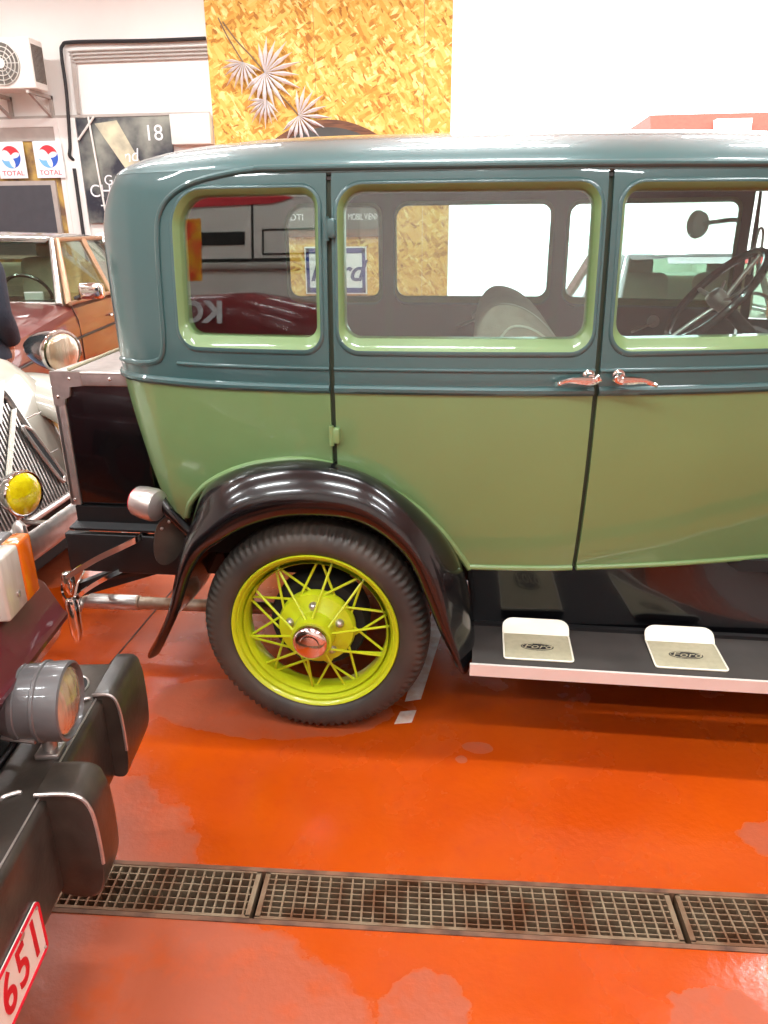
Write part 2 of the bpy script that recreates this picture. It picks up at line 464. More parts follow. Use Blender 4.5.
jt = struct(MB().box2((-.873, .05, 0), (-.866, 7.4, .0012)).build('floor_joint', 'drain', smooth=0))
def wall(name, a, b, m='white_wall'):
    return struct(MB().box2(a, b).build(name, m, smooth=0))
OX0, OX1, OZ = .08, 6.2, 3.95       # the open gateway in the back wall
wall('wall_back', (XL, WY, 0), (OX0, WY+.25, CH))
wall('wall_back_pier', (OX1, WY, 0), (XR, WY+.25, CH))
wall('wall_back_lintel', (OX0, WY, OZ), (OX1, WY+.25, CH))
wall('wall_left', (XL-.2, YF, 0), (XL, WY+.25, CH))
wall('wall_right', (XR, YF, 0), (XR+.2, WY+.25, CH))
wall('wall_front', (XL, YF-.2, 0), (XR, YF, CH))
wall('ceiling', (XL-.2, YF-.2, CH), (XR+.2, WY+.25, CH+.2), 'ceiling')
# outdoors beyond the gateway
struct(MB().box2((-25, WY+.25, -.2), (40, 70, -.02)).build('ground', 'asphalt', smooth=0))
h = thing('house', 'white rendered house with terracotta roof seen outside the open gateway', 'house', (10, 30, -.02))
MB().box2((6.2, 27, -.02), (26, 34, 4.42)).build('house_walls', 'house', h, smooth=0)
MB().prism([(5.9, 26.5, 4.42), (5.9, 34.6, 4.42), (5.9, 34.6, 4.98), (5.9, 26.9, 4.98)], (20.6, 0, 0)).build('roof_band', 'terracotta', h, smooth=0)
MB().box2((7.9, 26.3, -.02), (9.0, 27.0, 4.75)).build('white_bay', 'house', h, smooth=0)

# ceiling lamps
def lamp(i, x, y, lb):
    t = thing('ceiling_lamp', lb, 'ceiling lamp', (x, y, CH-.09), 'fluorescent ceiling lamps')
    MB().box2((x-.78, y-.09, CH-.09), (x+.78, y+.09, CH), bev=.012).build('lamp_housing', 'ac', t)
    for d in (-.045, .045):
        MB().tube([(x-.75, y+d, CH-.105), (x+.75, y+d, CH-.105)], .014).build('lamp_tube', 'lamp_tube', t)
    ld = bpy.data.lights.new('lamp_light', 'AREA'); ld.shape = 'RECTANGLE'; ld.size = 1.5; ld.size_y = .13
    ld.energy = LAMP_W; ld.color = (.93, .985, 1.0)
    lo_ = bpy.data.objects.new('lamp_light', ld); COL.objects.link(lo_); lo_.parent = t; lo_.location = (0, 0, -.04)
i = 0
for y in (-4.6, -2.3, .2, 3.0, 5.6):
    for x in (-5.2, -2.4, .4, 3.2):
        lamp(i, x, y, 'twin tube fluorescent ceiling lamp in the overhead rows'); i += 1

# ================================================================== BACK WALL OBJECTS
Yb = WY
# OSB cladding sheets (butted panels)
t = thing('strand_board_cladding', 'golden strand board cladding on the back wall beside the gateway', 'wall cladding', (-1.3, Yb, 0))
for x0, x1 in ((-2.69, -1.46), (-1.456, -.232), (-.228, .075)):
    MB().box2((x0, Yb-.018, 0), (x1, Yb-.004, 4.4)).build('strand_board', 'osb', t, smooth=0)

# fan-palm wall ornament
def palm(name, lb, c, rad, a0, a1, nb, stem):
    t = thing(name, lb, 'wall ornament', (c[0], Yb-.05, c[1]), 'white metal fan leaf ornaments')
    leaf = MB()
    for k in range(nb):
        a = R(a0 + (a1-a0)*k/(nb-1)); L = rad*(.72+.28*math.sin(math.pi*k/(nb-1)))*(1 if k % 2 else .9)
        d = Vector((math.cos(a), 0, math.sin(a))); s = Vector((-d.z, 0, d.x)); o = Vector((c[0], Yb-.055, c[1]))
        lift = Vector((0, -.05, 0))
        w = rad*.052
        top = [o, o+d*L*.55+s*w+lift*.6, o+d*L+lift*.2, o+d*L*.55-s*w+lift*.6, o+d*L*.55+lift*1.3]
        bot = [p+Vector((0, .006, 0)) for p in top]
        n = 5
        leaf.add(top+bot, [(0, 1, 4), (1, 2, 4), (2, 3, 4), (3, 0, 4), (5, 9, 6), (6, 9, 7), (7, 9, 8), (8, 9, 5),
                           (0, 5, 6, 1), (1, 6, 7, 2), (2, 7, 8, 3), (3, 8, 5, 0)])
    leaf.build('fan_leaf', 'leaf_white', t, smooth=0)
    MB().tube(cr(stem, 6), .008, seg=6).build('stem', 'stem_brown', t)
yy = Yb-.045
palm('fan_leaf_ornament', 'large white metal fan leaf on strand board, top right of its cluster', (-2.03, 3.19), .45, -145, 100, 15,
     [(-2.03, yy, 3.19), (-2.18, yy, 3.36), (-2.34, yy, 3.52), (-2.48, yy, 3.70)])
palm('fan_leaf_ornament', 'small white metal fan leaf on strand board, highest on the left side of its cluster', (-2.275, 3.30), .33, -185, -25, 10,
     [(-2.275, yy, 3.3), (-2.34, yy, 3.40), (-2.44, yy, 3.56), (-2.53, yy, 3.74)])
palm('fan_leaf_ornament', 'small white metal fan leaf on strand board, below the large leaf', (-2.03, 2.92), .31, -178, -45, 9,
     [(-2.03, yy, 2.92), (-2.03, yy, 3.0), (-2.00, yy, 3.08)])
palm('fan_leaf_ornament', 'white metal fan leaf on strand board just above the green car roof', (-1.66, 2.75), .40, -140, 92, 13,
     [(-1.66, yy, 2.75), (-1.76, yy, 2.86), (-1.88, yy, 2.98), (-1.98, yy, 3.1)])

# arched slate sign and the framed script sign, both on the strand board
t = thing('arched_wall_sign', 'dark slate arched sign with brown wooden frame and white lettering', 'sign', (-1.33, Yb-.02, 1.45))
def archpts(x0, x1, z0, z1, sag, y):
    pts = [(x0, y, z0), (x1, y, z0)]
    for k in range(13):
        f = k/12; pts.append((x1+(x0-x1)*f, y, z1-sag*(2*f-1)**2))
    return pts
MB().prism(archpts(-2.06, -.60, 1.44, 2.70, .26, Yb-.07), (0, .05, 0)).build('sign_frame', 'wood', t, smooth=0)
MB().prism(archpts(-1.99, -.66, 1.525, 2.62, .24, Yb-.085), (0, .02, 0)).build('sign_board', 'board', t, smooth=0)
text('sign_lettering', 'OLDTI', .105, 'sign_white', t, (-1.95, Yb-.087, 1.66), (1, 0, 0), (0, 0, 1), align='LEFT')
text('sign_lettering', 'MOBIL VIENNA', .1, 'sign_white', t, (-1.11, Yb-.087, 1.66), (1, 0, 0), (0, 0, 1), align='LEFT', sx=.62)
MB().lathe([(0, .085), (.012, .085), (.012, .001)], (-1.07, Yb-.085, 1.86), (0, -1, 0), seg=24).build('sign_emblem', 'gold', t)
t = thing('framed_sign', 'white sign with blue border and blue script hung under the arched sign', 'sign', (-1.27, Yb-.02, .86))
MB().box2((-1.66, Yb-.055, .78), (-.90, Yb-.02, 1.33)).build('sign_border', 'sign_white', t, smooth=0)
fr = MB()
for a, b in (((-1.645, .795), (-.915, .855)), ((-1.645, 1.255), (-.915, 1.315)), ((-1.645, .795), (-1.605, 1.315)), ((-.955, .795), (-.915, 1.315))):
    fr.box2((a[0], Yb-.06, a[1]), (b[0], Yb-.054, b[1]))
fr.build('sign_frame', 'sign_blue', t, smooth=0)
text('sign_lettering', 'Ford', .34, 'ford_blue', t, (-1.28, Yb-.058, 1.04), (1, 0, 0), (0, 0, 1), shear=.35, bold=.006)

# air conditioner
t = thing('air_conditioner', 'white outdoor air conditioner unit on brackets high on the wall', 'air conditioner', (-4.85, Yb-.3, 3.0))
MB().box2((-5.35, Yb-.52, 3.03), (-4.545, Yb-.24, 3.53), bev=.015).build('casing', 'ac', t)
g = MB()
for q in (.21, .165, .12, .075): g.lathe([(-.004, q-.005), (.004, q-.005), (.004, q+.005), (-.004, q+.005)], (-4.90, Yb-.535, 3.28), (0, 1, 0), seg=28)
for k in range(12):
    a = R(30*k); g.tube([(-4.90+.03*math.cos(a), Yb-.533, 3.28+.03*math.sin(a)), (-4.90+.215*math.cos(a), Yb-.533, 3.28+.215*math.sin(a))], .004, seg=5)
MB().lathe([(0, .215), (.008, .215), (.008, .001)], (-4.90, Yb-.522, 3.28), (0, -1, 0), seg=32).build('fan_opening', 'dark_grille', t)
g.build('fan_guard', 'ac', t)
MB().lathe([(0, .05), (.012, .05), (.012, .001)], (-4.90, Yb-.54, 3.28), (0, -1, 0), seg=20).build('fan_hub', 'ac', t)
sg = MB()
for k in range(9): sg.box2((-4.549, Yb-.49+k*.026, 3.1), (-4.539, Yb-.478+k*.026, 3.47))
sg.build('side_louvre', 'dark_grille', t, smooth=0)
for x in (-5.2, -4.68):
    b = MB(); b.box2((x, Yb-.5, 2.99), (x+.04, Yb, 3.03)); b.box2((x, Yb-.04, 2.78), (x+.04, Yb, 3.03))
    b.prism([(x, Yb-.42, 2.99), (x, Yb-.46, 2.99), (x, Yb-.03, 2.78), (x, Yb-.03, 2.82)], (.03, 0, 0)); b.build('wall_bracket', 'pipe', t, smooth=0)

# cables and conduits along the wall
tag(MB().tube(cr([(-2.69, Yb-.05, 3.545), (-3.4, Yb-.05, 3.545), (-4.25, Yb-.05, 3.56), (-4.40, Yb-.05, 3.53), (-4.43, Yb-.05, 3.42), (-4.43, Yb-.05, 3.1),
                  (-4.45, Yb-.05, 2.82), (-4.48, Yb-.05, 2.5), (-4.50, Yb-.06, 2.38), (-4.46, Yb-.02, 2.33)], 8), .02, seg=8).build('wall_cable', 'cable'),
    'thick black cable bending down the white wall beside the air conditioner', 'cable')
tag(MB().tube(cr([(-4.47, Yb-.05, 2.24), (-4.47, Yb-.05, 2.0), (-4.47, Yb-.05, 1.6), (-4.47, Yb-.05, .02)], 4), .022, seg=8).build('wall_pipe', 'cable'),
    'black vertical pipe on the white post beside the dark poster', 'pipe')
ranks = ('topmost of the four thin pipes under the black cable', 'second from top of the four thin pipes under the black cable',
         'third from top of the four thin pipes under the black cable', 'lowest of the four thin pipes under the black cable')
for k in range(4):
    z = 3.475-k*.038; x = -4.33+k*.012
    tag(MB().tube(cr([(-2.69, Yb-.025, z), (-3.3, Yb-.025, z), (x+.06, Yb-.025, z), (x+.01, Yb-.025, z-.015), (x, Yb-.025, z-.07), (x-.015, Yb-.025, 2.83)], 5), .009, seg=6).build('conduit', 'pipe'),
        'grey conduit, '+ranks[k], 'conduit', 'thin conduits along the back wall')
# fascia, door case and posters
struct(MB().box2((XL, Yb-.03, 2.79), (-2.72, Yb, 2.82)).build('trim_3', 'pipe', smooth=0))
struct(MB().box2((-4.60, Yb-.04, 0), (-4.38, Yb, 2.79)).build('door_post', 'white_wall', smooth=0))
w = MB(); w.box2((-6.1, Yb-.05, 2.70), (-4.60, Yb, 2.79)); w.box2((-6.1, Yb-.05, 0), (-5.98, Yb, 2.70)); w.box2((-4.66, Yb-.05, 0), (-4.60, Yb, 2.70))
dd = struct(w.build('door_1', 'white_wall', smooth=0))
MB().box2((-5.98, Yb-.04, 2.55), (-4.66, Yb-.02, 2.70)).build('transom_panel', 'pipe', dd, off=Vector((0, 0, 0)), smooth=0)
MB().box2((-5.98, Yb-.025, 0), (-4.66, Yb-.005, 2.55)).build('door_leaf', 'gold', dd, off=Vector((0, 0, 0)), smooth=0)
t = thing('glass_panel', 'dark glass panel in grey frame under the two white posters', 'panel', (-5.2, Yb-.05, 1.45))
MB().box2((-5.75, Yb-.06, 1.2), (-4.74, Yb-.025, 2.11)).build('panel_frame', 'pipe', t, smooth=0)
MB().box2((-5.70, Yb-.065, 1.25), (-4.80, Yb-.06, 2.06)).build('panel_glass', 'screen', t, smooth=0)
def total(x0, lb):
    x1 = x0+.36; z0, z1 = 2.14, 2.545; y = Yb-.075
    t = thing('oil_poster', lb, 'poster', (x0+.18, y, z0))
    MB().box2((x0, y, z0), (x1, y+.006, z1)).build('poster_sheet', 'sign_white', t, smooth=0)
    c = Vector((x0+.18, y-.002, 2.375))
    def arc(r0, r1, a0, a1, m, nm):
        out = [c+Vector((r0*math.cos(R(a)), 0, r0*math.sin(R(a)))) for a in range(a0, a1+1, 10)]
        w = len(out)
        inn = [c+Vector((((r0+r1)/2 - (r0-r1)/2*math.cos(math.pi*(2*k/(w-1)-1))*1.0)*math.cos(R(a)), 0, ((r0+r1)/2-(r0-r1)/2*math.cos(math.pi*(2*k/(w-1)-1)))*math.sin(R(a)))) for k, a in enumerate(range(a0, a1+1, 10))]
        q = MB(); q.prism(out+inn[::-1], (0, -.001, 0)); return q.build(nm, m, t, smooth=0)
    arc(.125, .02, 10, 150, 'logo_red', 'logo_red_swirl')
    arc(.125, .03, -80, 20, 'logo_blue', 'logo_blue_swirl')
    arc(.125, .05, 180, 290, 'logo_sky', 'logo_light_blue_swirl')
    text('poster_lettering', 'TOTAL', .075, 'logo_red', t, (x0+.18, y-.001, 2.195), (1, 0, 0), (0, 0, 1), sx=1.2)
total(-5.43, 'white oil company poster with round logo over the middle of the dark glass panel')
total(-4.945, 'white oil company poster with round logo beside the white door post')
total(-5.85, 'white oil company poster with round logo, cut off at the picture edge')
t = thing('wall_poster', 'dark smoky poster with pale beam and white lettering above the brown saloon', 'poster', (-3.8, Yb-.03, 1.6))
MB().box2((-4.37, Yb-.04, 1.62), (-3.2, Yb-.02, 2.78)).build('poster_sheet', 'poster', t, smooth=0)
MB().prism([(-4.14, Yb-.042, 2.72), (-3.86, Yb-.042, 2.75), (-3.52, Yb-.042, 2.1), (-3.8, Yb-.042, 2.2)], (0, -.001, 0)).build('poster_beam', 'poster_glow', t, smooth=0)
for body, x, z, s in (('18', -3.42, 2.6, .24), ('CH', -4.17, 1.98, .2), ('and', -3.78, 2.36, .2), ('T', -4.14, 1.76, .18), ('GA', -4.0, 2.1, .16)):
    text('poster_lettering', body, s, 'sign_white', t, (x, Yb-.044, z), (1, 0, .15 if body == 'and' else 0), (0, 0, 1), shear=.2 if body == 'and' else 0)
bar = MB(); bar.tube([(-4.36, Yb-.06, 2.55), (-4.13, Yb-.06, 2.79)], .014, seg=6); bar.tube([(-4.2, Yb-.06, 2.79), (-4.13, Yb-.06, 1.62)], .012, seg=6)
tag(bar.build('poster_strut', 'white_wall'), 'white metal strut in front of the dark poster', 'strut')
tag(MB().box2((-3.18, Yb-.12, 2.47), (-2.70, Yb, 2.79), bev=.01).build('wall_box', 'ac'), 'white wall cabinet between the dark poster and the strand board', 'cabinet')

# ================================================================== FLOOR OBJECTS
def grate(name, x0, x1, lb, nb, nl, tilt=0.0, m='grate'):
    c = dr((x0+x1)/2, 0); t = thing(name, lb, 'drain grate', (c[0], c[1], -.03), 'steel grates over the floor drain')
    f = MB(); w = .066
    def bar(a, b, h, wd):
        A = Vector((*dr(*a), 0)); B = Vector((*dr(*b), 0)); d = (B-A).normalized(); s = Vector((-d.y, d.x, 0))*wd/2
        return [A-s, B-s, B+s, A+s], h
    def put(mb, a, b, z0, z1, wd):
        p, _ = bar(a, b, 0, wd); mb.prism([q+Vector((0, 0, z0)) for q in p], (0, 0, z1-z0))
    e = .006
    for y in (-w, w): put(f, (x0, y), (x1, y), -.03, .001, .008)
    for x in (x0+e, x1-e): put(f, (x, -w), (x, w), -.03, .001, .012)
    f.build('grate_frame', m, t, smooth=0)
    g = MB()
    for k in range(1, nl):
        y = -w + 2*w*k/nl; put(g, (x0+.01, y), (x1-.01, y), -.022, -.002, .003)
    for k in range(1, nb):
        x = x0 + (x1-x0)*k/nb; put(g, (x+tilt, -w), (x, w), -.024, -.0005, .005)
    g.build('grate_bars', m, t, smooth=0)
grate('drain_grate', -1.03, -.002, 'drain grate beside the black bumper, with the shorter, duller bars', 42, 6, .006)
grate('drain_grate', .010, 1.016, 'long drain grate in the middle of the floor channel', 36, 8, .004)
grate('drain_grate', 1.030, 2.03, 'drain grate under the open side by the running board, beyond the long one', 36, 8, .004)
tag(MB().prism([(.268, .20, .0005), (.322, .22, .0005), (.40, .95, .0005), (.33, .95, .0005)], (0, 0, .0008)).build('floor_line', 'line_white', smooth=0),
    'white painted line on the floor running under the yellow wheel', 'floor marking')
tag(MB().prism([(.245, .07, .0005), (.302, .085, .0005), (.312, .155, .0005), (.258, .14, .0005)], (0, 0, .0008)).build('floor_line', 'line_white', smooth=0),
    'short white paint dash on the floor in front of the yellow wheel', 'floor marking')

# ================================================================== THE GREEN SEDAN
YC = .78
BELT = cr([(-.690, .78, 0), (-.688, .60, 0), (-.682, .44, 0), (-.660, .32, 0), (-.615, .243, 0), (-.545, .19, 0), (-.47, .158, 0), (-.33, .113, 0), (-.17, .088, 0),
           (.08, .073, 0), (.375, .072, 0), (.6, .081, 0), (.81, .102, 0), (1.09, .155, 0), (1.29, .205, 0), (1.5, .265, 0), (1.72, .33, 0)], 14)
SL = [0.0]
for a, b in zip(BELT, BELT[1:]): SL.append(SL[-1]+(b-a).length)
SMAX = SL[-1]
def belt_at(s):
    s = min(max(s, 0), SMAX)
    lo_, hi = 0, len(SL)-1
    while hi-lo_ > 1:
        md = (lo_+hi)//2
        if SL[md] <= s: lo_ = md
        else: hi = md
    t = (s-SL[lo_])/(SL[hi]-SL[lo_])
    def tan(i):
        a = BELT[max(i-1, 0)]; b = BELT[min(i+1, len(BELT)-1)]; return (b-a).normalized()
    p = BELT[lo_].lerp(BELT[hi], t); tg = tan(lo_).lerp(tan(hi), t).normalized()
    return p, Vector((-tg.y, tg.x, 0))
def sX(x):
    a, b = 0, SMAX
    for _ in range(40):
        m_ = (a+b)/2
        if belt_at(m_)[0].x < x: a = m_
        else: b = m_
    return a
def smooth_tab(tab):
    P = cr([(z, o, 0) for z, o in tab], 10); return [p.x for p in P], [p.y for p in P]
SZ, SO = smooth_tab([(.45, .075), (.56, .05), (.7, .026), (.9, .006), (1.118, 0), (1.3, .006), (1.5, .018), (1.64, .030), (1.70, .042)])
RZ, RO_ = smooth_tab([(.45, .30), (.54, .235), (.628, .165), (.752, .09), (.924, .035), (1.10, .0), (1.216, -.008), (1.43, -.014), (1.54, -.010), (1.60, .002), (1.66, .030), (1.70, .060)])
def P(s, z, out=0.0):
    p, n = belt_at(s)
    w = n.x*n.x
    o = lerp1(SZ, SO, z)*(1-w) + lerp1(RZ, RO_, z)*w - out
    return Vector((p.x+n.x*o, p.y+n.y*o, z))
def PN(s, z):
    e = .004
    a = P(min(s+e, SMAX), z)-P(max(s-e, 0), z); b = P(s, z+e)-P(s, z-e)
    return a.cross(b).normalized()      # points outwards (-Y on the near side)
def mir(v): return Vector((v.x, 2*YC-v.y, v.z))

car = thing('vintage_sedan', 'two tone green vintage sedan with black fenders and yellow wire wheels', 'car', (.35, YC, 0))
OFF = car.location.copy()
ZB = 1.106          # colour break just under the belt moulding
TH_ = .028
def panel(name, outline, holes, parent, far=False, inner='dark_trim'):
    """curved body panel from an outline and window holes in (s, z); upper teal, lower green, lined inside"""
    ol = densify(outline, .03); hs = [densify(h, .03) for h in holes]
    pts = []; edges = []
    for lp in [ol]+hs:
        b = len(pts); pts += [Vector(p) for p in lp]; edges += [(b+i, b+(i+1) % len(lp)) for i in range(len(lp))]
    x0 = min(p[0] for p in ol); x1 = max(p[0] for p in ol); z0 = min(p[1] for p in ol); z1 = max(p[1] for p in ol)
    # constraint along the colour break
    k = len(pts); g = 0
    xs = [x0+i*.03 for i in range(int((x1-x0)/.03)+1)]
    if z0 < ZB < z1:
        run = [Vector((x, ZB)) for x in xs if inpoly((x, ZB), ol)]
        b = len(pts); pts += run; edges += [(b+i, b+i+1) for i in range(len(run)-1)]
    allow = lambda p, d=.012: inpoly(p, ol) and not any(inpoly(p, h) for h in hs) and all((Vector(p)-q).length > d for q in pts[:k])
    for i, x in enumerate(xs):
        z = z0+.015
        while z < z1:
            p = (x+.004, z+(.0 if i % 2 else .015))
            if abs(p[1]-ZB) > .012 and allow(p): pts.append(Vector(p))
            z += .03
    V, E_, F, *_ = delaunay_2d_cdt(pts, edges, [], 0, 1e-5)
    fin = []
    for f in F:
        c = sum((V[i] for i in f), Vector((0, 0)))/len(f); c = (c.x, c.y)
        if inpoly(c, ol) and not any(inpoly(c, h) for h in hs): fin.append(tuple(f))
    nv = len(V); outv = []; inv = []; nr = []
    for v in V:
        p = P(v.x, v.y); n = PN(v.x, v.y); q = p - n*TH_
        if far: p, q, n = mir(p), mir(q), mir(n+Vector((0, 0, 0)))-Vector((0, 2*YC, 0))
        outv.append(p-OFF); inv.append(q-OFF); nr.append(n)
    from collections import Counter
    ec = Counter()
    for f in fin:
        for a, b in zip(f, f[1:]+f[:1]): ec[(a, b)] += 1
    rim = [(a, b) for (a, b) in ec if (b, a) not in ec]
    verts = outv+inv; faces = []; mi = []; vn = nr+[-n for n in nr]
    for f in fin:
        c = sum(V[i].y for i in f)/len(f)
        q = [V[i] for i in f]; ar = (q[1]-q[0]).cross(q[2]-q[0])
        ccw = ar > 0
        g_ = f if ccw else f[::-1]
        if far: g_ = g_[::-1]
        faces.append(g_); mi.append(0 if c > ZB else 1)
        faces.append(tuple(i+nv for i in g_[::-1])); mi.append(2)
    for a, b in rim:
        k0 = len(verts)
        verts += [outv[a], outv[b], inv[b], inv[a]]
        nn = (outv[b]-outv[a]).cross(inv[a]-outv[a]); nn = nn.normalized() if nn.length > 0 else Vector((0, 0, 1))
        faces.append((k0, k0+1, k0+2, k0+3)); vn += [nn]*4; mi.append(0 if V[a].y > ZB else 1)
    me = bpy.data.meshes.new(name); me.from_pydata(verts, [], faces)
    for m in ('teal', 'green', inner): me.materials.append(M[m])
    for p, k_ in zip(me.polygons, mi): p.material_index = k_; p.use_smooth = True
    me.normals_split_custom_set_from_vertices(vn)
    o = bpy.data.objects.new(name, me); COL.objects.link(o); o.parent = parent
    return o
def bead(name, path, r, m, parent, far=False, out=.0):
    pts = [P(s, z, out) for s, z in path]
    if far: pts = [mir(p) for p in pts]
    return MB().tube(pts, r, seg=10).build(name, m, parent)
def win_frame(parent, w, far=False, m='green_trim'):
    """moulded window surround: rounded lip standing off the panel, sloping in to the glass"""
    x0, z0, x1, z1, r = w
    lev = [(-.008, -.001), (-.006, .003), (-.001, .005), (.003, .004), (.006, .001), (.010, -.005), (.014, -.011), (.016, -.014), (.0175, -.045)]
    rings = []
    for ins, out in lev:
        lp = rrect(x0+ins, z0+ins+max(ins, 0)*1.5, x1-ins, z1-ins, [max(q-ins, .006) for q in r], 8, 14)
        rings.append([P(s, z) + PN(s, z)*out for s, z in lp])
    if far: rings = [[mir(p) for p in q] for q in rings]
    mb = MB(); mb.loft(rings[:4], 0, True, False); mb.loft(rings[3:], 1, True, False)
    o = mb.build('window_frame', ['teal', m], parent, smooth=50)
    lp = rrect(x0+.013, z0+.036, x1-.013, z1-.013, [max(q-.013, .006) for q in r], 8, 14)
    gp = [P(s, z) - PN(s, z)*.018 for s, z in lp]; g2 = [P(s, z) - PN(s, z)*.022 for s, z in lp]
    n = len(gp); cg = sum(gp, Vector((0, 0, 0)))/n
    na = sum((PN(s, z) for s, z in lp), Vector((0, 0, 0))).normalized()
    gp = [p - na*(p-cg).dot(na) - na*.006 for p in gp]; g2 = [p - na*.004 for p in gp]
    if far: gp = [mir(p) for p in gp]; g2 = [mir(p) for p in g2]
    n = len(gp); mb = MB(); mb.add(gp+g2, [tuple(range(n)), tuple(range(n, 2*n))[::-1]]+[(i, (i+1) % n, n+(i+1) % n, n+i) for i in range(n)])
    mb.build('window_glass', 'glass', parent, smooth=0)
    return o

sD1, sD2, sD3 = sX(.072), sX(.80), sX(1.515)
GAP = .007
W1 = (sX(-.386), 1.218, sX(.046), 1.645, (.06, .05, .05, .10))
W2 = (sX(.092), 1.218, sX(.780), 1.650, (.06, .06, .06, .07))
W3 = (sX(.828), 1.218, sX(1.482), 1.648, (.06, .05, .05, .06))
ARCH = [(-.462, .665), (-.44, .712), (-.40, .757), (-.351, .800), (-.28, .843), (-.20, .876), (-.12, .896), (-.045, .904), (.02, .900), (.077, .888),
        (.16, .858), (.258, .803), (.32, .757), (.38, .695), (.43, .628), (.476, .556)]
ARCHS = cr([(sX(x), z, 0) for x, z in ARCH], 5); ARCHS = [(p.x, p.y) for p in ARCHS]
def arch_until(smax): return [p for p in ARCHS if p[0] < smax]
def arch_from(smin): return [p for p in ARCHS if p[0] > smin]
ZR = 1.690
for far in (False, True):
    qa = arch_until(sD1-GAP)
    zc = lerp1([p[0] for p in ARCHS], [p[1] for p in ARCHS], sD1-GAP)
    quarter = [(0, .60), (sX(-.60), .60), (sX(-.53), .608)] + qa + [(sD1-GAP, zc), (sD1-GAP, ZR), (0, ZR)]
    q = panel('rear_quarter_panel', quarter, [rrect(*W1[:4], W1[4], 8)], car, far)
    win_frame(q, W1, far)
    # raised bead that runs along the roof, rounds the quarter window and drops to the belt
    xb = [(-.10, 1.690), (-.18, 1.684), (-.276, 1.669), (-.345, 1.650), (-.395, 1.622), (-.425, 1.585), (-.436, 1.54), (-.440, 1.45), (-.441, 1.33), (-.442, 1.24), (-.452, 1.195), (-.475, 1.175), (-.52, 1.166), (-.58, 1.164), (-.63, 1.164)]
    bp = cr([(sX(x), z, 0) for x, z in xb], 6)
    bead('quarter_bead', [(p.x, p.y) for p in bp], .0085, 'teal', q, far)
    bead('upper_moulding', [(sX(-.40)+(sD1-GAP-sX(-.40))*k/24, 1.174) for k in range(25)], .006, 'teal', q, far)
    zc2 = lerp1([p[0] for p in ARCHS], [p[1] for p in ARCHS], sD1+GAP)
    da = arch_from(sD1+GAP)
    door = [(sD1+GAP, zc2)] + da + [(sX(.48), .556), (sD2-GAP, .556), (sD2-GAP, ZR), (sD1+GAP, ZR)]
    d = panel('rear_door', door, [rrect(*W2[:4], W2[4], 8)], car, far); win_frame(d, W2, far)
    door = [(sD2+GAP, .556), (sD3, .556), (sD3, ZR), (sD2+GAP, ZR)]
    f = panel('front_door', door, [rrect(*W3[:4], W3[4], 8)], car, far); win_frame(f, W3, far)
    post = [(sD3+.01, .556), (SMAX, .556), (SMAX, 1.19), (sD3+.045, 1.19), (sD3+.02, ZR), (sD3+.01, ZR)]
    cw = panel('cowl_panel', post, [], car, far)
    # belt mouldings, one length per panel
    rg = [(0, sD1-GAP, q), (sD1+GAP, sD2-GAP, d), (sD2+GAP, sD3, f), (sD3+.012, SMAX, cw)]
    for a, b, par in rg:
        L = [a+(b-a)*k/24 for k in range(25)]
        bead('belt_moulding', [(s, 1.118) for s in L], .0135, 'teal', par, far, -.002)
        if par is not q: bead('upper_moulding', [(s, 1.174) for s in L], .006, 'teal', par, far)
    # door edge beads and sill
    for a, par in ((sD1+GAP, d), (sD2+GAP, f)):
        zz = zc2 if a < sD1+.05 else .556
        bead('edge_bead', [(a, zz+(ZR-zz)*k/20) for k in range(21)], .004, 'green_trim', par, far) if False else None
    bead('sill_bead', [(sX(.47)+(sD2-GAP-sX(.47))*k/12, .562) for k in range(13)], .009, 'green_trim', d, far)
    bead('sill_bead', [(sD2+GAP+(sD3-sD2-GAP)*k/12, .562) for k in range(13)], .009, 'green_trim', f, far)
    av = [(s, z) for s, z in ARCHS]
    bead('arch_bead', [p for p in av if p[0] < sD1-GAP], .010, 'green_trim', q, far)
    bead('arch_bead', [p for p in av if p[0] > sD1+GAP], .010, 'green_trim', d, far)
    bead('roof_header', [(sX(-.1)+(SMAX-sX(-.1))*k/60, 1.681) for k in range(61)], .011, 'teal', car, far, -.009)
    # door jamb strips seen in the gaps
    for s in (sD1, sD2):
        zl = .56 if s == sD2 else .90
        rings = []
        for k in range(21):
            z = zl+(1.685-zl)*k/20
            a = P(s-.02, z, -.012); b = P(s+.02, z, -.012); c = P(s+.02, z, -.03); e = P(s-.02, z, -.03)
            rings.append([mir(p) if far else p for p in (a, b, c, e)])
        MB().loft(rings).build('door_jamb', 'jamb', car)
    # roof rim down to the drip line (header) is part of the roof below

# roof: from the drip line up to the crown, all round
rs = [SMAX*k/110 for k in range(111)]
edge = [P(s, ZR) for s in rs]; ring0 = edge + [mir(p) for p in edge[::-1][:-1]][:-0 or None]
ring0 = [P(s, ZR, .001) for s in rs] + [mir(P(s, ZR, .001)) for s in rs[::-1]][0:-1]
def roof_ring(phi, dz=0.0):
    p0 = .12; phi = p0+phi*(1.5708-p0)/1.5708; g = (math.cos(p0)-math.cos(phi))/math.cos(p0); sp_ = (math.sin(phi)-math.sin(p0))/(1-math.sin(p0)); out = []
    for p in ring0:
        cx = min(max(p.x, .16), 1.1)
        c = Vector((cx, YC, 0)); q = Vector((p.x, p.y, 0)).lerp(c, g)
        crown = 1-.0*(p.x)
        zt = .118 + .010*math.cos((q.x-.35)*1.2)
        out.append(Vector((q.x, q.y, ZR + zt*sp_+dz)))
    return out
mb = MB()
ph = [0, .05, .12, .22, .35, .5, .65, .8, .95, 1.08, 1.2, 1.32, 1.42, 1.5, 1.56]
mb.loft([roof_ring(p) for p in ph], 0, True, False)
mb.loft([roof_ring(p, -.03) for p in ph], 1, True, False)
